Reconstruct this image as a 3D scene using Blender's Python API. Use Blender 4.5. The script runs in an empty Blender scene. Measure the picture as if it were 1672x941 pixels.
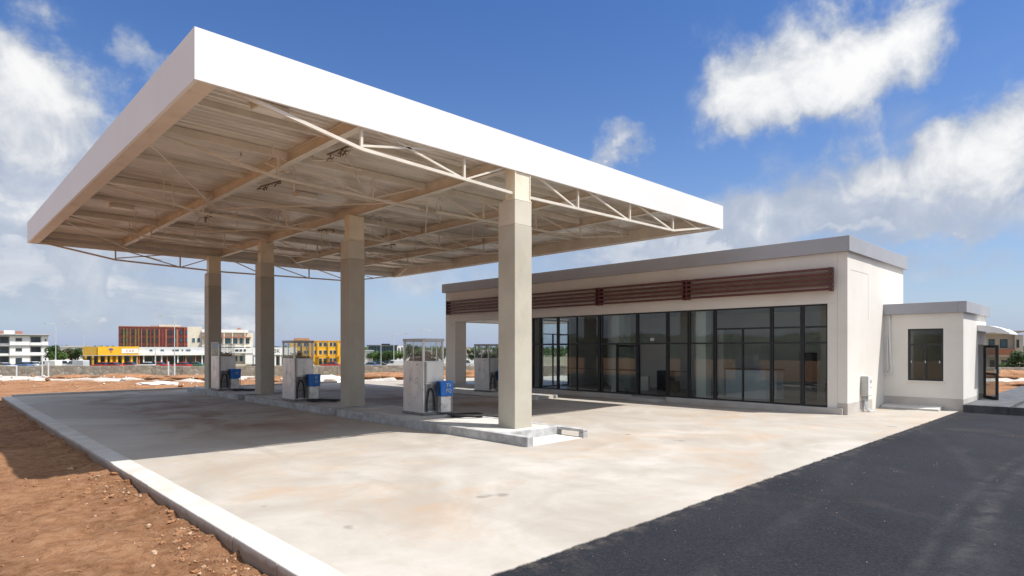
import bpy, bmesh, math, random
from mathutils import Vector, Matrix, noise as mnoise
random.seed(7)
R = math.radians
scene = bpy.context.scene
COL = scene.collection
# ------------------------------------------------------------------ view geometry
FPX, YH, CX = 994.58, 568.0, 836.0
TH = R(45.835); FC, FS = math.cos(TH), math.sin(TH)      # forward = (FC, FS), right = (FS, -FC)
CAMH = 1.8
RZ = math.atan2(-FC, FS)
def at(d, r, z): return Vector((FC*d + FS*r, FS*d - FC*r, z))
def far(px, d, z=0.0): return at(d, (px-CX)*d/FPX, z)
def qr(x, y): return FC*x + FS*y, FS*x - FC*y            # depth, lateral

# ------------------------------------------------------------------ materials
def nt_new(name):
    m = bpy.data.materials.new(name); m.use_nodes = True
    nt = m.node_tree; b = nt.nodes['Principled BSDF']
    return m, nt, b
class NB:
    """small node-tree builder"""
    def __init__(s, nt): s.nt = nt
    def n(s, t, **kw):
        x = s.nt.nodes.new(t)
        for k, v in kw.items(): setattr(x, k, v)
        return x
    def link(s, a, b): s.nt.links.new(a, b)
    def val(s, sock, v):
        if hasattr(v, 'is_output') or hasattr(v, 'links'): s.link(v, sock)
        else: sock.default_value = v
    def math(s, op, a, b=0.0, c=None, clamp=False):
        x = s.n('ShaderNodeMath', operation=op, use_clamp=clamp)
        s.val(x.inputs[0], a); s.val(x.inputs[1], b)
        if c is not None: s.val(x.inputs[2], c)
        return x.outputs[0]
    def mix(s, f, a, b, mode='MIX'):
        x = s.n('ShaderNodeMix', data_type='RGBA', blend_type=mode)
        s.val(x.inputs[0], f); s.val(x.inputs[6], a if not isinstance(a, tuple) else (*a[:3], 1)); s.val(x.inputs[7], b if not isinstance(b, tuple) else (*b[:3], 1))
        return x.outputs[2]
    def noise(s, vec, scale, detail=4, rough=0.55, dist=0.0):
        x = s.n('ShaderNodeTexNoise'); s.link(vec, x.inputs['Vector'])
        x.inputs['Scale'].default_value = scale; x.inputs['Detail'].default_value = detail
        x.inputs['Roughness'].default_value = rough; x.inputs['Distortion'].default_value = dist
        return x.outputs['Fac']
    def ramp(s, f, lo, hi, a=0.0, b=1.0, smooth=True):
        x = s.n('ShaderNodeMapRange', interpolation_type='SMOOTHSTEP' if smooth else 'LINEAR')
        s.val(x.inputs[0], f)
        for i, v in ((1, lo), (2, hi), (3, a), (4, b)): x.inputs[i].default_value = v
        return x.outputs[0]
    def mapping(s, vec, scale=(1,1,1), rot=(0,0,0), loc=(0,0,0)):
        x = s.n('ShaderNodeMapping'); s.link(vec, x.inputs[0])
        x.inputs['Scale'].default_value = scale; x.inputs['Rotation'].default_value = rot; x.inputs['Location'].default_value = loc
        return x.outputs[0]
    def coord(s, which='Object'): return s.n('ShaderNodeTexCoord').outputs[which]
    def bump(s, h, strength, dist, bsdf, prev=None):
        x = s.n('ShaderNodeBump'); x.inputs['Strength'].default_value = strength; x.inputs['Distance'].default_value = dist
        s.link(h, x.inputs['Height'])
        if prev: s.link(prev, x.inputs['Normal'])
        s.link(x.outputs[0], bsdf.inputs['Normal']); return x.outputs[0]

def mat(name, col, rough=0.6, var=0.12, scale=2.0, metallic=0.0, bump=0.0, bscale=40.0, bdist=0.01, stain=None, samt=0.4, sscale=1.2, spec=0.5):
    m, nt, b = nt_new(name); k = NB(nt)
    v = k.coord()
    n1 = k.noise(v, scale, 6, 0.6)
    lo = tuple(c*(1-var) for c in col); hi = tuple(min(1, c*(1+var)) for c in col)
    c = k.mix(k.ramp(n1, 0.3, 0.7), lo, hi)
    if stain:
        n2 = k.noise(k.mapping(v, loc=(5.3, 1.7, 9.1)), sscale, 8, 0.65, 0.6)
        c = k.mix(k.math('MULTIPLY', k.ramp(n2, 0.5, 0.72), samt), c, stain)
    k.link(c, b.inputs['Base Color'])
    b.inputs['Roughness'].default_value = rough; b.inputs['Metallic'].default_value = metallic
    b.inputs['Specular IOR Level'].default_value = spec
    if bump > 0: k.bump(k.noise(v, bscale, 4, 0.6), bump, bdist, b)
    return m

M = {}
M['fascia'] = mat('white_cladding', (.77,.765,.75), .38, .02, .6, stain=(.72,.70,.66), samt=.18, sscale=.7)
M['soffit_lip'] = mat('cream_flashing', (.66,.58,.50), .45, .06, 1.0, stain=(.45,.33,.22), samt=.4, sscale=1.5)
M['steel'] = mat('cream_steel', (.68,.635,.555), .42, .08, 2.0, stain=(.42,.31,.22), samt=.25, sscale=2.2)
M['capsteel'] = mat('pale_yellow_steel', (.78,.73,.58), .4, .06, 2.0, stain=(.5,.36,.2), samt=.35, sscale=3)
M['debris'] = mat('dark_torn_strip', (.19,.145,.10), .8, .35, 6.0)
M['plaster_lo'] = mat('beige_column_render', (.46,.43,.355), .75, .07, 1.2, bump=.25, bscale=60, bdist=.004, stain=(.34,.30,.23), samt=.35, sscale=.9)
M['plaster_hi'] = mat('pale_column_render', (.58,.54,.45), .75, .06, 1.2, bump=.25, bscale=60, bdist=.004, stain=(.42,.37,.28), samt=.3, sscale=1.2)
M['wall'] = mat('white_render', (.76,.725,.665), .7, .035, .7, bump=.12, bscale=70, bdist=.004, stain=(.62,.55,.46), samt=.25, sscale=.5)
M['wall_base'] = mat('grey_plinth_render', (.50,.47,.44), .75, .12, 1.2, bump=.2, bscale=50, stain=(.45,.33,.23), samt=.4)
M['alu'] = mat('grey_roof_fascia', (.36,.365,.39), .42, .05, .8, stain=(.3,.3,.31), samt=.3)
M['louver'] = mat('dark_red_louvre', (.105,.03,.026), .42, .12, 3.0)
M['frame'] = mat('dark_grey_frame', (.016,.018,.022), .35, .1, 3)
M['isl'] = mat('island_concrete', (.50,.485,.455), .8, .14, 1.6, bump=.4, bscale=35, bdist=.008, stain=(.40,.31,.22), samt=.4, sscale=1.0)
M['isl_side'] = mat('island_kerb_concrete', (.40,.40,.40), .85, .25, 4, bump=.6, bscale=30, bdist=.012, stain=(.22,.19,.16), samt=.45, sscale=2.5)
def kerb_mat():
    m, nt, b = nt_new('kerb_concrete'); k = NB(nt); v = k.coord()
    c = k.mix(k.ramp(k.noise(v, 1.3, 7, .62), .3, .7), (.43,.41,.38), (.53,.51,.48))
    c = k.mix(k.math('MULTIPLY', k.ramp(k.noise(k.mapping(v, loc=(4,1,2)), 1.1, 8, .66, .6), .5, .72), .4), c, (.46,.35,.25))
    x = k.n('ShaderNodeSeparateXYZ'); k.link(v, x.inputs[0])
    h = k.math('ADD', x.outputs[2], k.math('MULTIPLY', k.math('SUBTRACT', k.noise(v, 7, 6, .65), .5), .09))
    c = k.mix(k.ramp(h, -.07, -.005, .7, 0), c, (.20,.115,.065))        # browner towards the bottom, with a ragged upper edge
    k.link(c, b.inputs['Base Color']); b.inputs['Roughness'].default_value = .85; b.inputs['Specular IOR Level'].default_value = .25
    k.bump(k.noise(v, 30, 4, .6), .4, .01, b); return m
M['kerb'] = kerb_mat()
M['white_conc'] = mat('fresh_white_concrete', (.66,.645,.61), .8, .06, 1.6, bump=.3, bscale=40, stain=(.55,.47,.38), samt=.3)
M['steelbox'] = None
M['rubber'] = mat('black_rubber', (.018,.018,.018), .55, .2, 10)
M['blue'] = mat('blue_plastic', (.010,.175,.62), .4, .12, 4, stain=(.05,.09,.2), samt=.5, sscale=9)
M['sticker'] = mat('worn_sticker', (.62,.58,.42), .6, .25, 20)
M['greybox'] = mat('grey_meter_box', (.46,.46,.44), .45, .05, 3)
M['white_pl'] = mat('white_plastic', (.78,.78,.77), .4, .03, 3)
M['black'] = mat('black_mark', (.015,.015,.018), .5, .1, 5)
M['lamp'] = mat('white_lamp_housing', (.8,.78,.72), .4, .05, 3)
M['darkstep'] = mat('dark_step_concrete', (.075,.077,.085), .8, .35, 2.5, bump=.5, bscale=25, bdist=.01)
M['int_wall'] = mat('interior_paint', (.78,.77,.74), .7, .06, .8)
M['int_pillar'] = mat('interior_pillar_paint', (.80,.80,.74), .6, .04, .8)
M['int_floor'] = mat('interior_floor', (.30,.29,.28), .35, .15, 1.5)
M['counter'] = mat('white_counter', (.80,.84,.88), .4, .04, 1)
M['wood'] = mat('brown_counter_top', (.17,.07,.04), .4, .2, 4)
M['card'] = mat('cardboard', (.24,.16,.09), .8, .15, 4)
M['darkbag'] = mat('dark_plastic_sheet', (.05,.05,.055), .5, .3, 5)
M['heap_white'] = mat('white_sand', (.74,.73,.70), .9, .08, 2.5, bump=.5, bscale=12, bdist=.05)
M['heap_red'] = mat('red_earth', (.30,.145,.068), .95, .3, 2.2, bump=.9, bscale=9, bdist=.12, stain=(.45,.31,.2), samt=.5, sscale=2)
M['clod'] = mat('pale_stone', (.36,.24,.155), .9, .45, 30)
M['rubble'] = mat('grey_rubble', (.47,.44,.40), .9, .25, 6)
M['pole'] = mat('galvanised_pole', (.52,.53,.54), .45, .06, 2)
M['trunk'] = mat('bark', (.11,.08,.055), .9, .25, 6)
M['bag'] = mat('white_bag', (.75,.74,.7), .7, .05, 4)
M['cap_brown'] = mat('brown_render', (.32,.2,.13), .8, .15, 2)

# stainless, scratched and grimy
def stainless():
    m, nt, b = nt_new('scratched_stainless'); k = NB(nt); v = k.coord()
    streak = k.noise(k.mapping(v, (3, 3, .8)), 1.4, 6, .6)
    blot = k.noise(k.mapping(v, loc=(3, 8, 1)), 2.6, 7, .62, 1.2)
    c = k.mix(k.ramp(streak, .3, .75), (.66,.65,.63), (.78,.775,.75))
    c = k.mix(k.math('MULTIPLY', k.ramp(blot, .55, .7), .6), c, (.30,.26,.21))
    rust = k.noise(k.mapping(v, loc=(1, 2, 7)), 5.5, 5, .6)
    c = k.mix(k.math('MULTIPLY', k.ramp(rust, .66, .7), .8), c, (.30,.20,.10))
    k.link(c, b.inputs['Base Color'])
    b.inputs['Metallic'].default_value = .62
    k.link(k.ramp(blot, .3, .75, .28, .55), b.inputs['Roughness'])
    k.bump(k.noise(k.mapping(v, (3,3,1.2)), 2.2, 3, .5), .25, .03, b)
    return m
M['steelbox'] = stainless()
# aged dark inner panel of the dispensers
M['grime'] = mat('grimy_metal', (.22,.215,.21), .45, .45, 5, metallic=.4, stain=(.1,.085,.07), samt=.6, sscale=4)

def glass(name, tint, refl, rough=0.0, dirt=0.0):
    m, nt, b = nt_new(name); k = NB(nt)
    nt.nodes.remove(b); out = nt.nodes['Material Output']
    tr = k.n('ShaderNodeBsdfTransparent'); tr.inputs[0].default_value = (*tint, 1)
    gl = k.n('ShaderNodeBsdfGlossy'); gl.inputs['Color'].default_value = (1,1,1,1); gl.inputs['Roughness'].default_value = rough
    fr = k.n('ShaderNodeFresnel'); fr.inputs[0].default_value = 1.5
    geo = k.n('ShaderNodeNewGeometry')
    f = k.math('MULTIPLY', k.math('MULTIPLY', fr.outputs[0], refl, clamp=True), k.math('SUBTRACT', 1.0, geo.outputs['Backfacing']))
    mx = k.n('ShaderNodeMixShader'); k.link(f, mx.inputs[0]); k.link(tr.outputs[0], mx.inputs[1]); k.link(gl.outputs[0], mx.inputs[2])
    last = mx.outputs[0]
    if dirt > 0:
        df = k.n('ShaderNodeBsdfDiffuse'); df.inputs[0].default_value = (.62,.61,.58,1)
        n = k.noise(k.coord(), 3.0, 7, .65, .8)
        m2 = k.n('ShaderNodeMixShader'); k.link(k.ramp(n, .35, .8, dirt*.25, dirt), m2.inputs[0]); k.link(last, m2.inputs[1]); k.link(df.outputs[0], m2.inputs[2]); last = m2.outputs[0]
    k.link(last, out.inputs[0]); return m
M['shopglass'] = glass('tinted_shop_glass', (.80,.84,.84), 1.35, 0.0, .012)
M['clearglass'] = glass('dusty_clear_glass', (.95,.96,.96), .9, .02, .17)
M['annexglass'] = glass('dark_annex_glass', (.5,.53,.52), .9, 0.0, .01)
M['doorglass'] = glass('grey_door_glass', (.72,.74,.74), 1.0, .02, .04)
def darkglass(name, col, rough=.12):
    return mat(name, col, rough, .35, .35, spec=.6)
M['farglass'] = darkglass('dark_window_glass', (.035,.05,.06))
M['farglass_blue'] = darkglass('teal_window_glass', (.04,.10,.125))

# corrugated sheet below the canopy
def sheet():
    m, nt, b = nt_new('corrugated_sheet'); k = NB(nt); v = k.coord()
    streak = k.noise(k.mapping(v, (.35, 3.2, 1)), 1.0, 7, .62)
    blot = k.noise(k.mapping(v, (.5,.9,1), loc=(4,2,0)), .8, 6, .6, .8)
    c = k.mix(k.ramp(streak, .3, .72), (.58,.535,.465), (.80,.755,.68))
    c = k.mix(k.math('MULTIPLY', k.ramp(blot, .48, .7), .55), c, (.33,.225,.155))
    k.link(c, b.inputs['Base Color'])
    b.inputs['Metallic'].default_value = .25
    k.link(k.ramp(blot, .3, .7, .28, .5), b.inputs['Roughness'])
    return m
M['sheet'] = sheet()

def concrete_pad():
    m, nt, b = nt_new('forecourt_concrete'); k = NB(nt); v = k.coord()
    big = k.noise(v, .16, 5, .6, .6)
    mid = k.noise(k.mapping(v, loc=(3,9,0)), .55, 8, .66, 1.0)
    fine = k.noise(v, 9.0, 6, .7)
    c = k.mix(k.ramp(mid, .3, .72), (.325,.29,.247), (.41,.379,.336))
    # reddish earth dragged over the slab
    red = k.noise(k.mapping(v, loc=(11,2,0)), .32, 9, .68, 1.4)
    c = k.mix(k.math('MULTIPLY', k.ramp(red, .47, .72), .5), c, (.40,.255,.15))
    # earth stains in the middle of the lanes
    dx = k.n('ShaderNodeSeparateXYZ'); k.link(v, dx.inputs[0])
    lane = k.math('SUBTRACT', 1.0, k.math('DIVIDE', k.math('ABSOLUTE', k.math('SUBTRACT', dx.outputs[0], 5.6)), 2.9), clamp=True)
    far_ = k.ramp(dx.outputs[1], 10.5, 15.0)
    lane2 = k.math('SUBTRACT', 1.0, k.math('DIVIDE', k.math('ABSOLUTE', k.math('SUBTRACT', dx.outputs[0], 12.4)), 2.6), clamp=True)
    st = k.noise(k.mapping(v, (1,1,1), (0,0,RZ), (7,3,0)), .55, 8, .62, .9)
    st = k.ramp(st, .42, .62)
    ln = k.math('MAXIMUM', lane, lane2)
    c = k.mix(k.math('MULTIPLY', k.math('MULTIPLY', st, ln), k.math('MULTIPLY', far_, .9)), c, (.19,.11,.06))
    # dry dust trails across the lanes, drawn out along the wheel paths
    tr = k.noise(k.mapping(v, (.22, 2.4, 1), (0,0,R(47))), 1.0, 7, .6, .5)
    c = k.mix(k.math('MULTIPLY', k.ramp(tr, .58, .75), .35), c, (.37,.26,.17))
    pale = k.noise(k.mapping(v, loc=(1,31,0)), .24, 7, .62, .8)
    c = k.mix(k.math('MULTIPLY', k.ramp(pale, .5, .68), .6), c, (.51,.485,.45))
    c = k.mix(k.math('MULTIPLY', k.ramp(fine, .35, .75), .18), c, (.33,.30,.27))
    # saw-cut joints
    jx = k.math('ABSOLUTE', k.math('SUBTRACT', k.math('FRACT', k.math('DIVIDE', k.math('ADD', dx.outputs[0], .35), 4.6)), .5))
    jy = k.math('ABSOLUTE', k.math('SUBTRACT', k.math('FRACT', k.math('DIVIDE', k.math('ADD', dx.outputs[1], 1.2), 4.9)), .5))
    j = k.math('MINIMUM', jx, jy)
    c = k.mix(k.ramp(j, .0, .0022, .22, 0.0), c, (.25,.21,.18))
    mf = k.noise(k.mapping(v, loc=(6,6,1)), 3.2, 9, .7, .4)
    c = k.mix(k.math('MULTIPLY', k.ramp(mf, .5, .75), .3), c, (.31,.265,.22))
    # rubber and dust left by wheels along the two lanes
    wn = k.ramp(k.noise(k.mapping(v, (1.6,.25,1)), 1.2, 7, .68), .42, .72)
    for wx in (4.35, 6.0, 11.3, 13.1):
        wob = k.math('ADD', dx.outputs[0], k.math('MULTIPLY', k.math('SUBTRACT', k.noise(k.mapping(v, (0,.09,0)), 1.0, 2, .5), .5), 1.6))
        c = k.mix(k.math('MULTIPLY', k.math('MULTIPLY', k.ramp(k.math('ABSOLUTE', k.math('SUBTRACT', wob, wx)), .04, .2, 1, 0), wn), .28), c, (.23,.19,.155))
    # dark oil spots
    oil = k.noise(k.mapping(v, loc=(2,2,5)), 1.3, 3, .5)
    c = k.mix(k.math('MULTIPLY', k.ramp(oil, .70, .76), .5), c, (.12,.105,.09))
    k.link(c, b.inputs['Base Color'])
    k.link(k.ramp(mid, .3, .7, .62, .86), b.inputs['Roughness']); b.inputs['Specular IOR Level'].default_value = .35
    h = k.math('ADD', k.math('MULTIPLY', fine, .5), k.noise(v, 45, 3, .6))
    k.bump(h, .25, .006, b)
    return m
M['pad'] = concrete_pad()

def asphalt():
    m, nt, b = nt_new('fresh_asphalt'); k = NB(nt); v = k.coord()
    big = k.noise(v, .35, 6, .6, .5)
    gr = k.n('ShaderNodeTexVoronoi'); k.link(v, gr.inputs['Vector']); gr.inputs['Scale'].default_value = 62
    gr2 = k.n('ShaderNodeTexVoronoi'); k.link(v, gr2.inputs['Vector']); gr2.inputs['Scale'].default_value = 20
    c = k.mix(k.ramp(big, .3, .7), (.0125,.0135,.0175), (.022,.023,.029))
    c = k.mix(k.ramp(gr.outputs['Color'], .35, .8, 0, .35), c, (.040,.041,.048))
    spk = k.math('MULTIPLY', k.ramp(gr2.outputs['Distance'], .08, .12, 1, 0), k.ramp(k.noise(v, 1.1, 6, .7), .56, .70))
    c = k.mix(k.math('MULTIPLY', spk, .8), c, (.34,.30,.25))
    # two pairs of dusty tyre tracks curving off the street
    dx = k.n('ShaderNodeSeparateXYZ'); k.link(v, dx.inputs[0])
    def track(cx, cy, rad, w, amt):
        rr = k.math('SQRT', k.math('ADD', k.math('POWER', k.math('SUBTRACT', dx.outputs[0], cx), 2), k.math('POWER', k.math('SUBTRACT', dx.outputs[1], cy), 2)))
        q = k.ramp(k.math('ABSOLUTE', k.math('SUBTRACT', rr, rad)), 0, w, 1, 0)
        return k.math('MULTIPLY', q, k.math('MULTIPLY', k.ramp(k.noise(v, 2.2, 8, .72), .35, .7), amt*.7))
    for a in ((10, -46, 47.2, .16, 0.14), (10, -46, 47.45, .10, 0.10), (10, -46, 45.6, .18, 0.12), (4, 30, 29.2, .2, 0.09), (4, 30, 27.6, .2, 0.07)):
        c = k.mix(track(*a), c, (.27,.255,.24))
    dust = k.noise(k.mapping(v, loc=(9,1,0)), .5, 8, .68, 1)
    c = k.mix(k.math('MULTIPLY', k.ramp(dust, .56, .78), .10), c, (.22,.17,.13))
    edge = k.ramp(dx.outputs[1], 3.3, 3.6, 0, .25)
    c = k.mix(k.math('MULTIPLY', edge, k.ramp(k.noise(v, 4, 6, .7), .45, .7)), c, (.34,.28,.22))
    k.link(c, b.inputs['Base Color']); b.inputs['Roughness'].default_value = .85; b.inputs['Specular IOR Level'].default_value = .12
    h = k.math('ADD', k.math('MULTIPLY', gr.outputs['Distance'], .9), k.math('MULTIPLY', gr2.outputs['Distance'], .35))
    k.bump(h, .35, .008, b)
    return m
M['asphalt'] = asphalt()

def terrain_mat():
    m, nt, b = nt_new('red_earth_ground'); k = NB(nt); v = k.coord()
    fine = k.noise(v, 6.5, 9, .72, .5)
    mid = k.noise(v, .8, 8, .66, .8)
    big = k.noise(k.mapping(v, loc=(4,1,0)), .12, 5, .6, .5)
    c = k.mix(k.ramp(mid, .3, .72), (.215,.098,.046), (.385,.20,.104))
    c = k.mix(k.math('MULTIPLY', k.ramp(fine, .42, .72), .5), c, (.49,.305,.18))
    c = k.mix(k.math('MULTIPLY', k.ramp(fine, .5, .28), .6), c, (.12,.055,.03))
    # pale dry crust drawn out in streaks
    cr = k.noise(k.mapping(v, (1, 3.0, 1), (0,0,RZ)), 1.3, 9, .7, .7)
    c = k.mix(k.math('MULTIPLY', k.ramp(cr, .57, .72), .4), c, (.56,.40,.27))
    # crushed limestone strip below the boundary wall, dusty land beyond it
    dx = k.n('ShaderNodeSeparateXYZ'); k.link(v, dx.inputs[0])
    q = k.math('ADD', k.math('MULTIPLY', dx.outputs[0], FC), k.math('MULTIPLY', dx.outputs[1], FS))
    qn = k.math('ADD', q, k.math('MULTIPLY', k.math('SUBTRACT', k.noise(v, .3, 6, .6), .5), 7.0))
    strip = k.math('MULTIPLY', k.ramp(qn, 32.6, 34.2), k.ramp(q, 43, 44, 1, 0))
    c = k.mix(k.math('MULTIPLY', strip, k.ramp(mid, .25, .45, .6, .95)), c, k.mix(k.ramp(fine, .35, .65), (.44,.41,.37), (.66,.63,.59)))
    beyond = k.ramp(q, 43, 46)
    c = k.mix(beyond, c, k.mix(k.ramp(big, .4, .6), (.30,.255,.20), (.19,.185,.115)))
    k.link(c, b.inputs['Base Color']); b.inputs['Roughness'].default_value = .95; b.inputs['Specular IOR Level'].default_value = .15
    h = k.math('ADD', fine, k.math('MULTIPLY', k.noise(v, 28, 6, .7), .4))
    k.bump(h, 1.0, .09, b)
    return m
M['terrain'] = terrain_mat()

def stone():
    m, nt, b = nt_new('rubble_stone_wall'); k = NB(nt); v = k.coord()
    vo = k.n('ShaderNodeTexVoronoi'); k.link(v, vo.inputs['Vector']); vo.inputs['Scale'].default_value = 3.0
    vd = k.n('ShaderNodeTexVoronoi', feature='DISTANCE_TO_EDGE'); k.link(v, vd.inputs['Vector']); vd.inputs['Scale'].default_value = 3.0
    c = k.mix(vo.outputs['Color'], (.20,.17,.135), (.40,.35,.28))
    c = k.mix(k.ramp(vd.outputs[0], 0, .06, .7, 0), c, (.15,.125,.10))
    c = k.mix(k.math('MULTIPLY', k.ramp(k.noise(v, .25, 6, .6), .45, .65), .5), c, (.27,.22,.16))
    k.link(c, b.inputs['Base Color']); b.inputs['Roughness'].default_value = .95
    k.bump(vd.outputs[0], .6, .06, b)
    return m
M['stone'] = stone()

def leafmat(name, a, bcol):
    m, nt, b = nt_new(name); k = NB(nt); v = k.coord()
    c = k.mix(k.ramp(k.noise(v, 1.1, 4, .6), .35, .65), a, bcol)
    k.link(c, b.inputs['Base Color']); b.inputs['Roughness'].default_value = .7; b.inputs['Specular IOR Level'].default_value = .2
    return m
M['leaf_dark'] = leafmat('dark_leaves', (.022,.045,.014), (.06,.10,.03))
M['leaf_mid'] = leafmat('green_leaves', (.04,.085,.02), (.10,.17,.04))
M['leaf_dry'] = leafmat('dry_leaves', (.06,.055,.03), (.11,.10,.055))

def plain(name, col, rough=.7, var=.06, **k): 
    if name not in M: M[name] = mat(name, col, rough, var, .6, **k)
    return M[name]

# ------------------------------------------------------------------ mesh building
class MB:
    def __init__(s): s.v = []; s.f = []; s.mi = []; s.mats = []
    def _m(s, m):
        if m is None: return 0
        if m not in s.mats: s.mats.append(m)
        return s.mats.index(m)
    def add(s, vs, fs, m=None):
        o = len(s.v); s.v += [tuple(p) for p in vs]; i = s._m(m)
        for f in fs: s.f.append(tuple(o+a for a in f)); s.mi.append(i)
        return s
    def box(s, x0, x1, y0, y1, z0, z1, m=None):
        return s.add([(x0,y0,z0),(x1,y0,z0),(x1,y1,z0),(x0,y1,z0),(x0,y0,z1),(x1,y0,z1),(x1,y1,z1),(x0,y1,z1)],
                     [(3,2,1,0),(4,5,6,7),(0,1,5,4),(1,2,6,5),(2,3,7,6),(3,0,4,7)], m)
    def bar(s, a, b, w, h=None, m=None, up=(0,0,1)):
        """rectangular bar between two points"""
        a, b = Vector(a), Vector(b); h = h or w; d = (b-a).normalized(); u = Vector(up)
        if abs(d.dot(u)) > .98: u = Vector((1,0,0))
        x = d.cross(u).normalized()*w/2; y = x.cross(d).normalized()*h/2
        vs = [p + i*x + j*y for p in (a, b) for i, j in ((-1,-1),(1,-1),(1,1),(-1,1))]
        return s.add(vs, [(0,1,2,3),(7,6,5,4),(0,4,5,1),(1,5,6,2),(2,6,7,3),(3,7,4,0)], m)
    def tube(s, pts, r, n=8, m=None, caps=True):
        pts = [Vector(p) for p in pts]; rs = r if isinstance(r, (list, tuple)) else [r]*len(pts)
        vs = []; fs = []; prev = None
        for i, p in enumerate(pts):
            d = (pts[min(i+1, len(pts)-1)] - pts[max(i-1, 0)]).normalized()
            u = prev if prev is not None and abs(prev.dot(d)) < .95 else (Vector((0,0,1)) if abs(d.z) < .9 else Vector((1,0,0)))
            x = d.cross(u).normalized(); y = x.cross(d).normalized(); prev = y
            vs += [p + rs[i]*(math.cos(t)*x + math.sin(t)*y) for t in [2*math.pi*k/n for k in range(n)]]
        for i in range(len(pts)-1):
            for k in range(n): fs.append((i*n+k, i*n+(k+1)%n, (i+1)*n+(k+1)%n, (i+1)*n+k))
        if caps: fs += [tuple(range(n))[::-1], tuple((len(pts)-1)*n+k for k in range(n))]
        return s.add(vs, fs, m)
    def prism(s, poly, y0, y1, m=None, axis='Y'):
        """polygon (a, z) extruded along an axis"""
        n = len(poly)
        def P(a, z, t): return (a, t, z) if axis == 'Y' else ((t, a, z) if axis == 'X' else (a, z, t))
        vs = [P(a, z, y0) for a, z in poly] + [P(a, z, y1) for a, z in poly]
        fs = [tuple(range(n)), tuple(range(2*n-1, n-1, -1))] + [(i, i+n, (i+1)%n+n, (i+1)%n) for i in range(n)]
        return s.add(vs, fs, m)
    def build(s, name, m=None, parent=None, bevel=0.0, smooth=False, loc=None):
        me = bpy.data.meshes.new(name); me.from_pydata(s.v, [], s.f)
        mats = list(s.mats)
        if m is not None and not mats: mats = [m]
        for x in mats: me.materials.append(x)
        if s.mats: me.polygons.foreach_set('material_index', s.mi)
        bm = bmesh.new(); bm.from_mesh(me); bmesh.ops.recalc_face_normals(bm, faces=bm.faces); bm.to_mesh(me); bm.free()
        if smooth: me.polygons.foreach_set('use_smooth', [True]*len(me.polygons))
        o = bpy.data.objects.new(name, me); COL.objects.link(o)
        if parent is not None: o.parent = parent
        if loc is not None: o.location = loc
        if bevel > 0:
            md = o.modifiers.new('bevel', 'BEVEL'); md.width = bevel; md.segments = 2; md.limit_method = 'ANGLE'; md.angle_limit = R(40)
        return o
def tag(o, label=None, cat=None, group=None, kind=None):
    for k, v in (('label', label), ('category', cat), ('group', group), ('kind', kind)):
        if v: o[k] = v
    return o
def empty(name, loc=(0,0,0), rz=0.0, label=None, cat=None, group=None):
    o = bpy.data.objects.new(name, None); COL.objects.link(o); o.location = loc; o.rotation_euler = (0,0,rz); o.empty_display_size = .3
    return tag(o, label, cat, group)
def copy_tree(o, parent=None):
    c = o.copy(); COL.objects.link(c)
    if parent is not None: c.parent = parent
    for ch in list(o.children): copy_tree(ch, c)
    return c
def text_mesh(txt, size, m, parent, name, loc, rot, extrude=.004, align='CENTER'):
    cu = bpy.data.curves.new(name, 'FONT'); cu.body = txt; cu.size = size; cu.extrude = extrude; cu.align_x = align; cu.align_y = 'CENTER'; cu.resolution_u = 2
    t = bpy.data.objects.new('tmp', cu); COL.objects.link(t)
    bpy.context.view_layer.update()
    me = bpy.data.meshes.new_from_object(t.evaluated_get(bpy.context.evaluated_depsgraph_get()))
    bpy.data.objects.remove(t); bpy.data.curves.remove(cu)
    me.materials.clear(); me.materials.append(m)
    o = bpy.data.objects.new(name, me); COL.objects.link(o); o.parent = parent; o.location = loc; o.rotation_euler = rot
    return o

# ------------------------------------------------------------------ ground
PADX0, PADX1, PADY0, PADY1 = 2.42, 24.4, 3.57, 28.8
def terrain_z(x, y):
    q, r = qr(x, y)
    n = mnoise.fractal(Vector((x*.35, y*.35, 0)), 1.0, 2.0, 5)
    n2 = mnoise.fractal(Vector((x*2.6, y*2.6, 3)), 0.9, 2.1, 4)
    n4 = mnoise.fractal(Vector((x*8, y*8, 5)), .8, 2.1, 3) if q < 18 else 0
    z = -.15 + .035*n + .04*n2 + .02*n4
    # ridge of spoil between slab and wall
    if 27 < q < 42:
        w = max(0, 1-abs(q-34.5)/5.5)
        n3 = mnoise.fractal(Vector((x*.55, y*.55, 8)), 1.0, 2.0, 6)
        z += w*(.16 + .30*max(-.4, n3))
    if q > 43:
        t = min(1, (q-43)/45); z = z*(1-t) + (-3.25)*(t*t*(3-2*t))
    if 1.5 < x < 2.14 and 2.5 < y < 29:
        t = (x-1.5)/.62; z += .075*t*t*max(0, .5+1.1*mnoise.fractal(Vector((x*3.4, y*3.4, 21)), .9, 2.0, 4))
    # pressed flat under and next to slab and asphalt
    inside = (x > PADX0-.45 and x < 60 and -26 < y < PADY1+.25)
    if x > 2.16 and -30 < y < PADY1+.25 and x < PADX1+.2: z = min(z, -.16)
    if x > PADX1 and y < 3.7 and q < 43: z = min(z, -.14)
    return z
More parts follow.
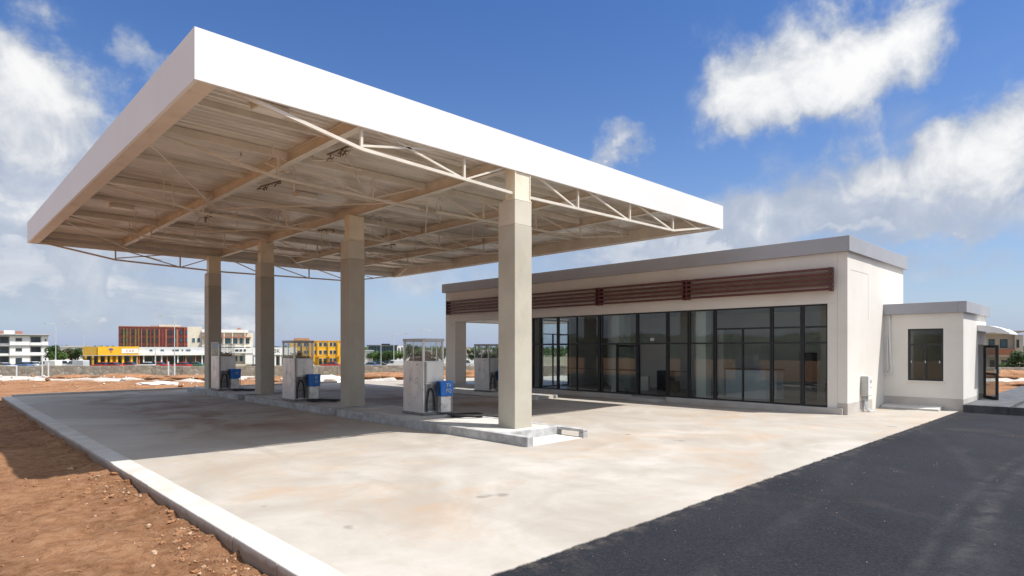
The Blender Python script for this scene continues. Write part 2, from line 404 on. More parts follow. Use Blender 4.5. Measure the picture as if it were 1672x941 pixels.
def build_terrain():
    rings = [0.0, .8]
    rr = 1.4
    while rr < 60: rings.append(rr); rr *= 1.0165 if rr < 13 else 1.024
    while rr < 5000: rings.append(rr); rr *= 1.16
    na = 640
    vs = []; fs = []
    for i, r_ in enumerate(rings):
        for k in range(na):
            t = 2*math.pi*k/na + (.5*(i % 2))*2*math.pi/na
            x, y = r_*math.cos(t), r_*math.sin(t)
            vs.append((x, y, terrain_z(x, y)))
    for i in range(len(rings)-1):
        for k in range(na):
            a = i*na+k; b = i*na+(k+1)%na; fs.append((a, b, b+na, a+na))
    m = MB(); m.v = vs; m.f = fs; m.mi = [0]*len(fs)
    o = m.build('ground', M['terrain'], smooth=True); tag(o, kind='structure')
build_terrain()

# concrete slab
p = MB(); n_ = 900; lo = []
for i in range(n_+1):
    x = PADX0 + (PADX1-PADX0)*(i/n_)**1.5
    lo.append((x, PADY0 + .022*mnoise.fractal(Vector((x*5, 0, 0)), .8, 2.1, 5) + .012*mnoise.noise(Vector((x*.8, 4, 0)))))
vs = [(x, y, 0) for x, y in lo] + [(x, y, -.3) for x, y in lo] + [(PADX1, PADY1, 0), (PADX0, PADY1, 0), (PADX1, PADY1, -.3), (PADX0, PADY1, -.3)]
N1 = n_+1
p.add(vs, [tuple(range(N1)) + (2*N1, 2*N1+1)] + [(i+N1, i+1+N1, i+1, i) for i in range(n_)] + [(n_, n_+N1, 2*N1+2, 2*N1), (2*N1, 2*N1+2, 2*N1+3, 2*N1+1), (2*N1+1, 2*N1+3, N1, 0)])
tag(p.build('pavement', M['pad']), kind='structure')
# asphalt with a slightly ragged edge against the slab
def build_asphalt():
    vs = []; n = 420; x0, x1 = 1.2, 62.0
    for i in range(n+1):
        x = x0 + (x1-x0)*(i/n)**1.6
        e = PADY0 + .05
        if x > 21.0: e = 2.6 + (3.4-2.6)*max(0, 1-(x-21.0)/.2)
        vs += [(x, -24, -.010), (x, e, -.010), (x, e, -.2), (x, -24, -.2)]
    fs = []
    for i in range(n):
        a = i*4
        fs += [(a, a+4, a+5, a+1), (a+1, a+5, a+6, a+2), (a+3, a+7, a+4, a)]
    m = MB(); m.add(vs, fs); return m.build('road', M['asphalt'])
tag(build_asphalt(), kind='structure')
# kerbs
k = MB()
yy = 3.0
while yy < PADY1+.2:
    y2 = min(yy+1.0, PADY1+.25); j = random.uniform(-.006, .006); zt = .012+random.uniform(-.003, .003)
    k.box(2.125+j, PADX0-.004, yy+.0016, y2-.0016, -.34, zt); yy = y2
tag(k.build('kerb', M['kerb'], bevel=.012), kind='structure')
k = MB(); xx = PADX0
while xx < 14.5:
    x2 = xx+1.0; k.box(xx+.004, x2-.004, PADY1+.004, PADY1+.2, -.3, .075+random.uniform(-.006,.006)); xx = x2
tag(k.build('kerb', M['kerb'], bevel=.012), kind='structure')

# loose stones and clods on the red earth by the kerb
def clods():
    m = MB(); rnd = random.Random(3)
    ico = bmesh.new(); bmesh.ops.create_icosphere(ico, subdivisions=1, radius=1)
    iv = [v.co.copy() for v in ico.verts]; ifc = [tuple(v.index for v in f.verts) for f in ico.faces]; ico.free()
    for i in range(5200):
        if rnd.random() < .45: x = 2.08 - abs(rnd.gauss(0, .22))
        else: x = rnd.uniform(-9, 2.05)
        y = rnd.uniform(3.2, 26) if rnd.random() < .4 else rnd.uniform(3.2, 12)
        s = rnd.choice((.004,.005,.006,.008,.010,.013,.018,.028)) * (1.3 if rnd.random() < .1 else .8)
        if mnoise.noise(Vector((x*.9, y*.9, 40))) < rnd.uniform(-.35, .25): continue
        z = terrain_z(x, y) + s*.15
        rot = Matrix.Rotation(rnd.uniform(0, 6.3), 3, 'Z') @ Matrix.Rotation(rnd.uniform(0, 6.3), 3, 'X')
        sc = Vector((s*rnd.uniform(.8,1.8), s*rnd.uniform(.7,1.2), s*rnd.uniform(.5,.9)))
        vs = []
        for v in iv:
            w = Vector((v.x*sc.x, v.y*sc.y, v.z*sc.z))*rnd.uniform(.75,1.2); w = rot @ w; vs.append((w.x+x, w.y+y, w.z+z))
        m.add(vs, ifc, M['clod'] if rnd.random() < .22 else M['heap_red'])
    for i in range(260):
        x = rnd.uniform(2.6, 12) if rnd.random() < .8 else rnd.uniform(12, 20); y = (3.5 - abs(rnd.gauss(0, .6))) if rnd.random() < .25 else rnd.uniform(.2, 3.5)
        s = rnd.choice((.002,.003,.004,.006)); m.add([(x+v.x*s*rnd.uniform(.7,1.6), y+v.y*s, -.009+(v.z+.6)*s*.7) for v in iv], ifc, M['clod'])
    tag(m.build('loose_stones'), 'small clods and pale stones scattered on the red earth', 'stones', kind='stuff')
clods()

# ------------------------------------------------------------------ pump islands
def island(y0, y1, label, broken=False):
    x0, x1, h = 7.87, 9.6, .18
    e = empty('pump_island', ((x0+x1)/2, (y0+y1)/2, 0), 0, label, 'pump island', 'fuel pump islands under the canopy')
    ox, oy = (x0+x1)/2, (y0+y1)/2
    def b(m, a0, a1, c0, c1, z0, z1): m.box(a0-ox, a1-ox, c0-oy, c1-oy, z0, z1)
    ys = y0 + (.78 if broken else .16)
    m = MB(); b(m, x0+.16, x1-.16, ys, y1-.16, -.05, h-.008); m.build('slab', M['isl'], e)
    m = MB(); b(m, x0, x0+.155, y0, y1, -.05, h); m.build('kerb_edge', M['isl_side'], e, bevel=.012)
    m = MB(); b(m, x1-.155, x1, ys-.1 if broken else y0, y1, -.05, h)
    if broken: b(m, x1-.15, x1-.005, y0, ys-.102, h-.062, h-.004); b(m, x1-.15, x1-.005, y0, y0+.12, -.05, h-.064)
    m.build('kerb_edge', M['isl_side'], e, bevel=.012)
    m = MB(); b(m, x0+.158, x1-.158, y1-.155, y1, -.05, h); m.build('kerb_edge', M['isl_side'], e, bevel=.012)
    m = MB(); b(m, x0+.158, x1-.158, ys-.1 if broken else y0, ys-.003 if broken else y0+.155, -.05, h-.004); m.build('kerb_edge', M['isl_side'], e, bevel=.01)
    if broken:
        m = MB(); b(m, x0+.158, x1-.158, y0+.02, ys-.105, -.05, .012); m.build('infill', M['white_conc'], e)
    return e
island(7.7, 14.75, 'long concrete pump island with an open broken kerb end at the front column', True)
island(15.05, 21.1, 'grey concrete pump island carrying the second column from the front')
island(21.7, 27.3, 'low concrete pump island carrying the two farthest columns')
e4 = empty('pump_island', (15.75, 17.3, 0), 0, 'low worn concrete island with a single pump in front of the open portico', 'pump island', 'fuel pump islands under the canopy')
m = MB(); m.box(-.45, .45, -2.75, 2.75, -.05, .10); m.build('slab', M['isl'], e4)
m = MB(); m.box(-.56, -.453, -2.85, 2.85, -.05, .115); m.build('kerb_edge', M['white_conc'], e4, bevel=.01)
m = MB(); m.box(.453, .56, -2.85, 2.85, -.05, .115); m.build('kerb_edge', M['isl_side'], e4, bevel=.01)

# ------------------------------------------------------------------ canopy
CX0, CX1, CY0, CY1 = 2.60, 17.28, 8.70, 26.3
ZB, ZT, ZS = 5.355, 6.05, 5.76
can = empty('fuel_canopy', (8.8, 16.5, 0), 0, 'large white flat petrol station canopy on four square columns', 'canopy')
O = Vector((8.8, 16.5, 0))
def L(x, y, z): return Vector((x, y, z)) - O
def lbox(m, x0, x1, y0, y1, z0, z1, mt=None): m.box(x0-O.x, x1-O.x, y0-O.y, y1-O.y, z0, z1, mt)
t = .05
def fascia(x0, x1, y0, y1, along):
    m = MB(); n = max(1, round((x1-x0 if along == 'X' else y1-y0)/1.03))
    for i in range(n):
        g = .0007
        if along == 'X': a = x0+(x1-x0)*i/n; b_ = x0+(x1-x0)*(i+1)/n; lbox(m, a+g*(i > 0), b_-g*(i < n-1), y0, y1, ZB, ZT)
        else: a = y0+(y1-y0)*i/n; b_ = y0+(y1-y0)*(i+1)/n; lbox(m, x0, x1, a+g*(i > 0), b_-g*(i < n-1), ZB, ZT)
    m.build('fascia_panel', M['fascia'], can)
fascia(CX0, CX1, CY0, CY0+t, 'X'); fascia(CX0, CX1, CY1-t, CY1, 'X')
fascia(CX0, CX0+t, CY0+t+.002, CY1-t-.002, 'Y'); fascia(CX1-t, CX1, CY0+t+.002, CY1-t-.002, 'Y')
# return flange under the left edge
m = MB(); yy = CY0+t+.004; n = 6; st_ = (CY1-CY0-2*t-.01)/n
for i in range(n): lbox(m, CX0+t+.003, CX0+.30, yy+i*st_+.003, yy+(i+1)*st_-.003, ZB+.006, ZB+.03); lbox(m, CX0+.272, CX0+.297, yy+i*st_+.003, yy+(i+1)*st_-.003, ZB+.032, ZS-.02)
m.build('edge_soffit', M['soffit_lip'], can)
# corrugated sheet, ribs along X
m = MB(); prof = []; y = CY0+t+.01
while y < CY1-t-.3:
    prof += [(y, ZS), (y+.12, ZS), (y+.135, ZS+.010), (y+.165, ZS+.010), (y+.18, ZS)]; y += .18
prof.append((CY1-t-.01, ZS))
poly = [(a-O.y, z) for a, z in prof]; nP = len(poly)
vs = [(CX0+t+.006-O.x, a, z) for a, z in poly] + [(CX1-t-.006-O.x, a, z) for a, z in poly]
vs += [(v[0], v[1], v[2]+.012) for v in vs]
fs = [(i, i+1, nP+i+1, nP+i) for i in range(nP-1)] + [(2*nP+i, 3*nP+i, 3*nP+i+1, 2*nP+i+1) for i in range(nP-1)]
m.add(vs, fs); m.build('roof_sheet', M['sheet'], can)
def ibeam(a, b, depth, w, name='beam', mt='steel'):
    a, b = L(*a), L(*b); m = MB()
    m.bar(a + Vector((0,0,-.006)), b + Vector((0,0,-.006)), w, .012)
    m.bar(a + Vector((0,0,-depth/2)), b + Vector((0,0,-depth/2)), .012, depth-.026)
    m.bar(a + Vector((0,0,-depth+.006)), b + Vector((0,0,-depth+.006)), w, .012)
    return m.build(name, M[mt], can)
XL, XR = CX0+.30, CX1-t-.01
YL, YR = CY0+t+.01, CY1-t-.01
for x, dp in ((5.38, .22), (8.8, .26), (11.9, .22), (14.6, .22)): ibeam((x, YL, ZS-.004), (x, YR, ZS-.004), dp, .15)
lbm = MB(); lbox(lbm, XR-.10, XR, YL, YR, ZB+.03, ZS-.004); lbm.build('edge_beam', M['steel'], can)
rows = [8.86, 12.0, 16.5, 21.3, 25.95]
for y in rows:
    m = MB(); xs = [XL, 5.38, 8.8, 11.9, 14.6, XR-.11]
    for a, b_ in zip(xs, xs[1:]):
        A, B = L(a+.08, y, ZS-.08), L(b_-.08, y, ZS-.08); m.bar(A, B, .09, .15)
    m.build('beam', M['steel'], can)
for y in (10.4, 14.2, 18.9, 23.6):
    m = MB()
    for a, b_ in zip(xs, xs[1:]): m.bar(L(a+.08, y, ZS-.055), L(b_-.08, y, ZS-.055), .06, .1)
    m.build('purlin', M['steel'], can)
# trusses: chord falling from the edges to the column line
def truss(y, edge, w=.043, gap=True):
    m = MB(); top = ZB+.09 if edge else ZS-.16
    zc = 4.90 if edge else 5.12; xc0, xc1 = 8.52, 9.08
    xl, xr = CX0+.26, CX1-.12
    zl = top-.02
    def chord(x):
        if x < 5.13: return zl + (5.02-zl if edge else 5.2-zl)*(x-xl)/(5.13-xl)
        if x < 8.8: return (5.02 if edge else 5.2) + ((zc) - (5.02 if edge else 5.2))*(x-5.13)/(8.8-5.13)
        if x < 14.6: return zc + ((4.97 if edge else 5.2) - zc)*(x-8.8)/(14.6-8.8)
        return (4.97 if edge else 5.2) + (zl - (4.97 if edge else 5.2))*(x-14.6)/(xr-14.6)
    P = lambda x, z: L(x, y, z)
    pts = [xl, 5.13, 7.29, 8.55]
    for a, b_ in zip(pts, pts[1:]): m.bar(P(a, chord(a)), P(b_, chord(b_)), w*1.25, w*1.25)
    if not gap: m.bar(P(8.55, chord(8.55)), P(9.05, chord(9.05)), w*1.25, w*1.25)
    pts2 = [9.05, 10.6, 12.6, 14.6, xr]
    for a, b_ in zip(pts2, pts2[1:]): m.bar(P(a, chord(a)), P(b_, chord(b_)), w*1.25, w*1.25)
    for x in (5.13, 7.29, 10.6, 12.6, 14.6): m.bar(P(x, chord(x)), P(x, top+.05), w, w)
    for a, b_ in ((5.2, 7.2), (9.12, 10.5), (10.7, 12.5), (12.7, 14.5)): m.bar(P(a, top), P(b_, chord(b_)+.02), w*.8, w*.8)
    m.bar(P(7.35, chord(7.35)+.02), P(8.5, top), w*.8, w*.8)
    m.bar(P(14.7, top), P(15.9, chord(15.9)+.01), w*.6, w*.6)
    if edge: m.bar(P(5.15, chord(5.13)+.06), P(7.25, top+.02), w*.8, w*.8)
    m.bar(P(xl, top+.045), P(xr, top+.045), w*1.1, w*1.1) if edge else None
    m.build('truss', M['steel'], can)
truss(8.79, True); truss(12.0, False, .038); truss(16.5, False, .038); truss(21.3, False, .038); truss(26.28-.14, True, .046, False)
# cross bracing rods under the sheet
m = MB()
for (x0, y0, x1, y1) in ((2.9, 12, 5.4, 16.35), (5.4, 16.35, 8.8, 12.0), (5.4, 20.9, 8.8, 16.4), (8.8, 20.9, 11.9, 25.3), (8.8, 12, 11.9, 16.35), (11.9, 16.35, 14.6, 12), (11.9, 20.9, 14.6, 16.35), (2.9, 20.9, 5.4, 25.3), (14.6, 20.9, 16.8, 25.3)):
    m.bar(L(x0, y0, 5.33), L(x1, y1, 5.33), .028)
m.build('bracing', M['steel'], can)
# columns
for i, (xc, yc) in enumerate(((8.77, 8.94), (8.74, 15.45), (8.72, 21.5), (8.46, 26.02))):
    c = MB(); w = .245
    lbox(c, xc-w, xc+w, yc-w, yc+w, .165, 4.28)
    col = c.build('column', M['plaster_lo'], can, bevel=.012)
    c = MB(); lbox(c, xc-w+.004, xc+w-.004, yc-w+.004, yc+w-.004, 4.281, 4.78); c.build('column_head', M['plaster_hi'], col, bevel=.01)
    c = MB(); top = ZS-.27 if i in (1, 2) else ZB+.12
    x0, x1, y0, y1 = xc-.22, xc+.23, yc-w+.02, yc-w+.29
    for a0 in (x0, x1-.024): lbox(c, a0, a0+.024, y0, y1, 4.782, top)
    lbox(c, x0+.025, x1-.025, y0+.012, y1-.012, 4.782, top-.01)
    lbox(c, x0-.02, x1+.012, y0-.018, y1+.06, 4.7805, 4.80)
    c.build('steel_cap', M['capsteel'], col)
# torn ceiling strips and dangling wires left by the old suspended ceiling
def dangle(name, pts, r, label, cat, group, mt='steel', n=5):
    m = MB(); p0 = Vector(pts[0]); m.tube([Vector(p_)-p0 for p_ in pts], r, n)
    o = m.build(name, M[mt], None, loc=p0); tag(o, label, cat, group); return o
rnd = random.Random(11)
wl = 'bent cream wire dangling from the canopy beams'
for i in range(64):
    x = rnd.choice((5.38, 8.8, 11.9, 14.6, 7.0, 10.2, 13.2)) + rnd.uniform(-.9, .9); y = rnd.choice(rows[1:]) + rnd.uniform(-1.6, 1.6)
    if not (YL+.4 < y < YR-.4): continue
    ln = rnd.uniform(.25, .75); z = ZS-.002; pts = [(x, y, z)]
    for s in range(1, 5): pts.append((x+rnd.uniform(-.14,.14)*s*.8, y+rnd.uniform(-.14,.14)*s*.8, z-ln*s/4+ (rnd.uniform(0,.18) if s == 4 else 0)))
    dangle('hanging_wire', pts, rnd.uniform(.010, .018), wl, 'wire', 'wires left hanging under the canopy')
rod = 'thin straight hanger rod below the canopy sheet'
for x, y in ((3.9, 15.2), (4.3, 16.0), (5.5, 12.1), (4.6, 21.6), (10.3, 13.6), (11.0, 17.4), (12.7, 14.9), (6.6, 18.3), (7.4, 16.6), (9.9, 19.6), (13.4, 19.0), (10.9, 23.2)):
    dangle('hanger_rod', [(x, y, ZS-.002), (x+.01, y, ZS-rnd.uniform(.45,.75))], .014, rod, 'rod', 'hanger rods of the removed ceiling')
for i, (x, y, a) in enumerate(((5.75, 10.7, .1), (5.8, 14.0, .2), (5.9, 18.6, -.1), (9.3, 18.1, .2), (12.4, 19.3, .1))):
    m = MB(); rr = random.Random(i+40)
    for j in range(18):
        u = rr.uniform(-.4,.4); v = rr.gauss(0,.025); z = rr.uniform(-.09,.0)-.02
        p0 = Vector((v, u, z)); p1 = p0 + Vector((rr.uniform(-.06,.06), rr.uniform(-.13,.13), rr.uniform(-.07,.03)))
        m.bar(p0, p1, rr.uniform(.008,.03), rr.uniform(.006,.02))
    m.bar((0,-.4,-.015), (.02,.4,-.02), .04, .02)
    o = m.build('torn_strip', M['debris'], None, loc=(x, y, ZS-.15)); o.rotation_euler = (0,0,a)
    tag(o, 'ragged dark strip of torn ceiling lining under the canopy', 'debris', 'torn strips of lining under the canopy')
LB = [(4.1, 9.9, 'white flat lamp panel under the canopy nearest the front left corner'), (7.6, 10.6, 'white flat lamp panel under the canopy just left of the front column head'),
      (12.4, 10.6, 'white flat lamp panel under the canopy right of the front column'), (7.1, 14.9, 'white flat lamp panel under the canopy beside the second column head'),
      (13.4, 14.6, 'white flat lamp panel under the far right bay of the canopy'), (4.0, 19.6, 'white flat lamp panel under the far left bay of the canopy')]
for x, y, lb in LB:
    e = empty('ceiling_lamp', (x, y, ZS-.1), R(4), lb, 'lamp', 'lamp panels under the canopy')
    m = MB(); m.box(-.27, .27, -.13, .13, -.01, .09); m.build('housing', M['steel'], e)
    m = MB(); m.box(-.25, .25, -.11, .11, -.022, -.011); m.build('diffuser', M['lamp'], e)

# ------------------------------------------------------------------ fuel pumps
def make_pump(name, loc, label, txt, hat=True):
    """local frame: body x 0..0.62, y 0..0.86 ; faces -X and -Y seen"""
    e = empty(name, loc, 0, label, 'fuel pump', 'derelict fuel pumps on the islands')
    W, D, H, G = .62, .86, 1.84, 1.30
    m = MB(); m.box(-.02, W+.3, -.02, D+.02, 0, .05); m.build('base', M['grime'], e, bevel=.01)
    m = MB()
    m.box(0, W, .02, D, .052, G); m.build('cabinet', M['steelbox'], e, bevel=.008)
    m = MB(); m.box(.06, W-.03, .0, .018, .10, .74); m.box(.045, .06, -.004, .018, .08, G-.02); m.build('service_panel', M['grime'], e, bevel=.004)
    m = MB(); m.box(.10, W-.02, .004, .018, .78, G-.02); m.build('dial_panel', M['steelbox'], e, bevel=.006)
    for x in (0, W-.045):
        for y in (.02, D-.045):
            if not hat and x > 0: continue
            m = MB(); m.box(x, x+.045, y, y+.045, G+.001, H-.07); m.build('housing_post', M['steelbox'], e)
    if hat:
        m = MB(); m.box(W*.62, W*.62+.02, .012, .028, G+.001, H-.07); m.build('housing_post', M['steelbox'], e)
        m = MB(); m.box(-.001, .011, D*.5, D*.5+.02, G+.001, H-.07); m.build('housing_post', M['steelbox'], e)
    m = MB(); m.box(-.012, W+.012 if hat else .06, .004, D+.016, H-.069, H); m.build('top_cap', M['greybox'], e, bevel=.015)
    m = MB(); g = .006
    m.box(.012, .012+g, .068, D-.048, G+.002, H-.071); m.box(W-.018, W-.012, .068, D-.048, G+.002, H-.071)
    m.box(.048, W-.048, .03, .03+g, G+.002, H-.071); m.box(.048, W-.048, D-.03, D-.03+g, G+.002, H-.071)
    m.build('glass_housing', M['clearglass'], e)
    m = MB(); rr = random.Random(txt)
    m.box(.09, W-.09, .12, D-.12, G+.002, G+.06)
    for j in range(14):
        a = Vector((rr.uniform(.1,W-.1), rr.uniform(.12,D-.12), G+.06)); m.tube([a, a+Vector((rr.uniform(-.1,.1), rr.uniform(-.1,.1), rr.uniform(.03,.12))), a+Vector((rr.uniform(-.15,.15), rr.uniform(-.15,.15), .02))], .012, 5)
    m.build('counter_wreck', M['rubber'], e)
    # nozzle pedestal with blue box
    ped = MB(); ped.box(.40, .70, -.16, -.008, .052, .445); ped.build('pedestal', M['steelbox'], e, bevel=.01)
    bb = MB(); bb.prism([(.375,.45), (.735,.45), (.75,.79), (.74,.81), (.365,.81), (.36,.79)], -.20, -.012)
    box = bb.build('nozzle_box', M['blue'], e, bevel=.015)
    text_mesh(txt, .13, M['sticker'], box, 'sticker', (.60, -.203, .64), (R(90), 0, 0), .002)
    m = MB(); m.bar((.73,-.15,.448), (.73,-.15,.06), .02); m.build('hose_bracket', M['greybox'], e)
    # bent hose behind the panel
    m = MB(); pts = []
    for j in range(15):
        a = math.pi*j/14; pts.append((.19-.12*math.cos(a), -.03, .08+.56*math.sin(a)))
    m.tube(pts, .018, 6); m.build('hose', M['rubber'], e)
    # nozzle hanging on the box side
    m = MB(); m.tube([(.345,-.1,.80), (.335,-.12,.72), (.345,-.14,.6), (.355,-.15,.48)], [.02,.026,.022,.016], 6); m.build('nozzle', M['rubber'], e)
    return e
p1 = make_pump('fuel_pump', (8.62, 11.9, .18), 'nearest dented steel fuel pump with a clean bright blue nozzle box', 'TV\nPQ')
p2 = make_pump('fuel_pump', (8.08, 17.72, .18), 'steel fuel pump with blue box between the second and third columns', 'B\nO')
p3 = make_pump('fuel_pump', (8.10, 24.25, .18), 'farthest steel fuel pump with open top beside the last column', 'IT', False)
p4 = make_pump('fuel_pump', (15.62, 17.35, .10), 'steel fuel pump alone in front of the open portico of the shop', 'P')
def coil(loc, label, r=.34, turns=4, seed=1):
    rr = random.Random(seed); pts = []
    for j in range(turns*22):
        a = 2*math.pi*j/22; q = r*(.62+.38*j/(turns*22)) + rr.uniform(-.008,.008)
        pts.append((q*1.25*math.cos(a), q*.8*math.sin(a), .02+.012*(j//22)+.01*math.sin(a*1.7)))
    pts += [(r*1.25+.14, .05, .02), (r*1.25+.42, -.05, .018)]
    m = MB(); m.tube(pts, .02, 6)
    o = m.build('hose_coil', M['rubber'], None, loc=loc, smooth=True); o.rotation_euler = (0,0,RZ)
    tag(o, label, 'hose', 'black hoses coiled on the islands')
coil((9.18, 11.0, .18), 'tangled black hose coil lying by the nearest pump', .36, 4, 1)
coil((8.75, 17.15, .18), 'flat black hose coil lying by the pump between second and third columns', .40, 3, 2)
coil((8.75, 23.5, .18), 'black hose coil lying by the farthest pump', .38, 3, 3)
m = MB(); m.tube([(15.1, 14.3, .03), (15.14, 16.2, .03), (15.05, 18.2, .035), (15.12, 20.4, .03)], .03, 8)
tag(m.build('pipe', M['white_conc']), 'pale pipe lying on the ground in front of the portico island', 'pipe')

# ------------------------------------------------------------------ shop
SX0, SX1, SY0, SY1 = 17.77, 23.3, 5.43, 22.78
shop = empty('shop_building', (SX0, SY0, 0), 0, 'long white single storey shop with glazed front and dark red louvres', 'building')
SO = Vector((SX0, SY0, 0))
def sbox(m, x0, x1, y0, y1, z0, z1, mt=None): m.box(x0-SO.x, x1-SO.x, y0-SO.y, y1-SO.y, z0, z1, mt); return m
ZG = 2.99; ZW = 4.38; YG = 17.6
sbox(MB(), SX0+.02, SX1-.02, SY0+.02, SY1-.02, -.2, .15).build('floor', M['int_floor'], shop)
m = MB(); sbox(m, SX0-.10, SX0+.018, SY0+.10, 10.90, -.05, .165); sbox(m, SX0-.10, SX0+.018, 12.30, SY1, -.05, .165); m.build('plinth', M['wall_base'], shop, bevel=.01)
m = MB(); sbox(m, SX0-.32, SX0+.018, 10.92, 12.28, -.05, .09); m.build('door_step', M['isl'], shop, bevel=.01)
# walls
sbox(MB(), SX0, SX0+.25, SY0+.252, SY1, ZG+.02, ZW).build('wall', M['wall'], shop)                       # band over the glazing
m = MB(); sbox(m, SX0, SX0+.248, 5.682, 5.93, .166, ZG+.018); m.build('wall', M['wall'], shop)
w_ = MB(); sbox(w_, SX0, 19.93, SY0, SY0+.25, .30, ZW); w_.build('wall', M['wall'], shop, bevel=.006)
w_ = MB(); sbox(w_, SX0-.004, 19.934, SY0-.006, SY0+.248, -.1, .298); w_.build('wall_base', M['wall_base'], shop)
w_ = MB(); sbox(w_, 19.938, SX1, SY0+.004, SY0+.30, -.1, ZW); w_.build('wall', M['wall'], shop)
w_ = MB(); sbox(w_, SX1-.25, SX1, SY0+.342, YG, -.1, ZW); w_.build('wall', M['wall'], shop)             # rear
w_ = MB(); sbox(w_, 20.5, SX1-.252, YG-.2, YG, .151, ZG+.05); w_.build('wall', M['wall'], shop)           # left wall of the glazed room
w_ = MB(); sbox(w_, SX0, 18.42, 22.06, SY1, -.1, ZG+.018); w_.build('pillar', M['wall'], shop, bevel=.008)
w_ = MB(); sbox(w_, 22.65, SX1, 22.06, SY1, -.1, ZG+.018); w_.build('pillar', M['wall'], shop, bevel=.008)
w_ = MB(); sbox(w_, SX0+.03, 18.5, YG-.42, YG, .151, ZG+.018); w_.build('pillar', M['wall'], shop, bevel=.008)
w_ = MB(); sbox(w_, SX0+.252, SX1-.252, SY0+.342, SY1-.252, ZG+.06, ZG+.20); w_.build('ceiling', M['int_wall'], shop)
w_ = MB(); sbox(w_, SX0+.252, SX1, SY1-.25, SY1, ZG+.02, ZW); sbox(w_, SX1-.25, SX1, YG+.002, SY1-.252, ZG+.02, ZW); w_.build('wall', M['wall'], shop)
# roof edge
m = MB(); o_ = .10
for (a0, a1, b0, b1) in ((SX0-o_, SX0+.1, SY0-o_*.8, SY1+.17), (SX1-.05, SX1+.15, SY0-o_*.8, SY1+.17), (SX0+.102, SX1-.052, SY0-o_*.8, SY0+.12), (SX0+.102, SX1-.052, SY1-.03, SY1+.17)):
    sbox(m, a0, a1, b0, b1, ZW+.002, 4.79)
m.build('roof_fascia', M['alu'], shop, bevel=.006)
sbox(MB(), SX0+.104, SX1-.054, SY0+.122, SY1-.032, ZW+.01, 4.6).build('roof', M['isl'], shop)
# wall joints
m = MB(); sbox(m, 18.0, 19.55, SY0-.003, SY0+.0, 3.905, 3.915); sbox(m, 19.55, 19.56, SY0-.003, SY0+.0, 2.6, 3.915)
m.build('wall_joint', M['wall_base'], shop)
# louvres
def louver(y0, y1):
    m = MB(); n = 5
    for i in range(n):
        z = 3.36 + i*.137
        m.prism([(SX0-.215-SO.x, z-.012), (SX0-.20-SO.x, z-.012), (SX0-.045-SO.x, z+.045), (SX0-.045-SO.x, z+.06), (SX0-.20-SO.x, z+.058), (SX0-.215-SO.x, z+.055)], y0-SO.y, y1-SO.y)
    for y in (y0+.06, y1-.06): sbox(m, SX0-.24, SX0-.0005, y-.025, y+.025, 3.33, 3.97)
    ym = (y0+y1)/2
    m.build('louver', M['louver'], shop)
for a, b_ in ((5.74, 10.13), (10.15, 13.63), (13.65, 17.5), (17.52, 22.5)): louver(a, b_)
# shopfront bays
XF = SX0+.10
def bay(y0, y1, horiz, vert=(), pane_rects=None, name='shopfront_window'):
    m = MB(); w = .045
    for y in (y0+w/2+.001, y1-w/2-.001): sbox(m, XF-.04, XF+.04, y-w/2, y+w/2, .168, ZG+.016)
    segs = [.168, ZG+.016]
    for z, a, b_, tk in [(.19, y0, y1, .045), (ZG-.006, y0, y1, .044)] + horiz: sbox(m, XF-.036, XF+.036, a+w+.002, b_-w-.002, z-tk/2, z+tk/2)
    for y, za, zb in vert: sbox(m, XF-.033, XF+.033, y-.024, y+.024, za, zb)
    fr = m.build(name, M['frame'], shop)
    g = MB(); 
    for (a, b_, za, zb) in (pane_rects or [(y0+.03, y1-.03, .2, ZG-.02)]): sbox(g, XF-.004, XF+.004, a, b_, za, zb)
    g.build('pane', M['shopglass'], fr)
    return fr
T1 = 1.94; T2 = 2.38; h = lambda z, a, b_, tk=.05: (z, a, b_, tk)
bay(16.76, 17.17, [h(T1, 16.76, 17.17)])
bay(15.81, 16.75, [h(T1, 15.81, 16.75)])
bay(13.80, 15.80, [h(T1, 13.80, 15.80), h(2.29, 14.85, 15.80, .03), h(1.02, 13.8, 15.8, .018)], [(14.85, .2, T1), (14.85, 2.0, ZG)])
bay(12.14, 13.79, [h(T1, 12.14, 13.79), h(1.02, 12.9, 13.79, .018)], [(13.01, .2, T1), (13.66, .2, ZG)])
db = bay(10.95, 12.13, [h(T1, 10.95, 12.13)], pane_rects=[(10.98, 12.10, T1, ZG-.02)], name='shopfront_window')
bay(10.16, 10.94, [h(T1, 10.16, 10.94), h(1.02, 10.16, 10.94, .018)])
bay(9.27, 10.15, [h(T1, 9.27, 10.15)])
bay(7.49, 9.26, [h(T1, 7.49, 9.26), h(T2, 7.49, 9.26)], [(8.36, .2, T2)])
bay(6.63, 7.48, [h(T1, 6.63, 7.48), h(T2, 6.63, 7.48)])
bay(5.935, 6.62, [h(T1, 5.935, 6.62), h(T2, 5.935, 6.62)])
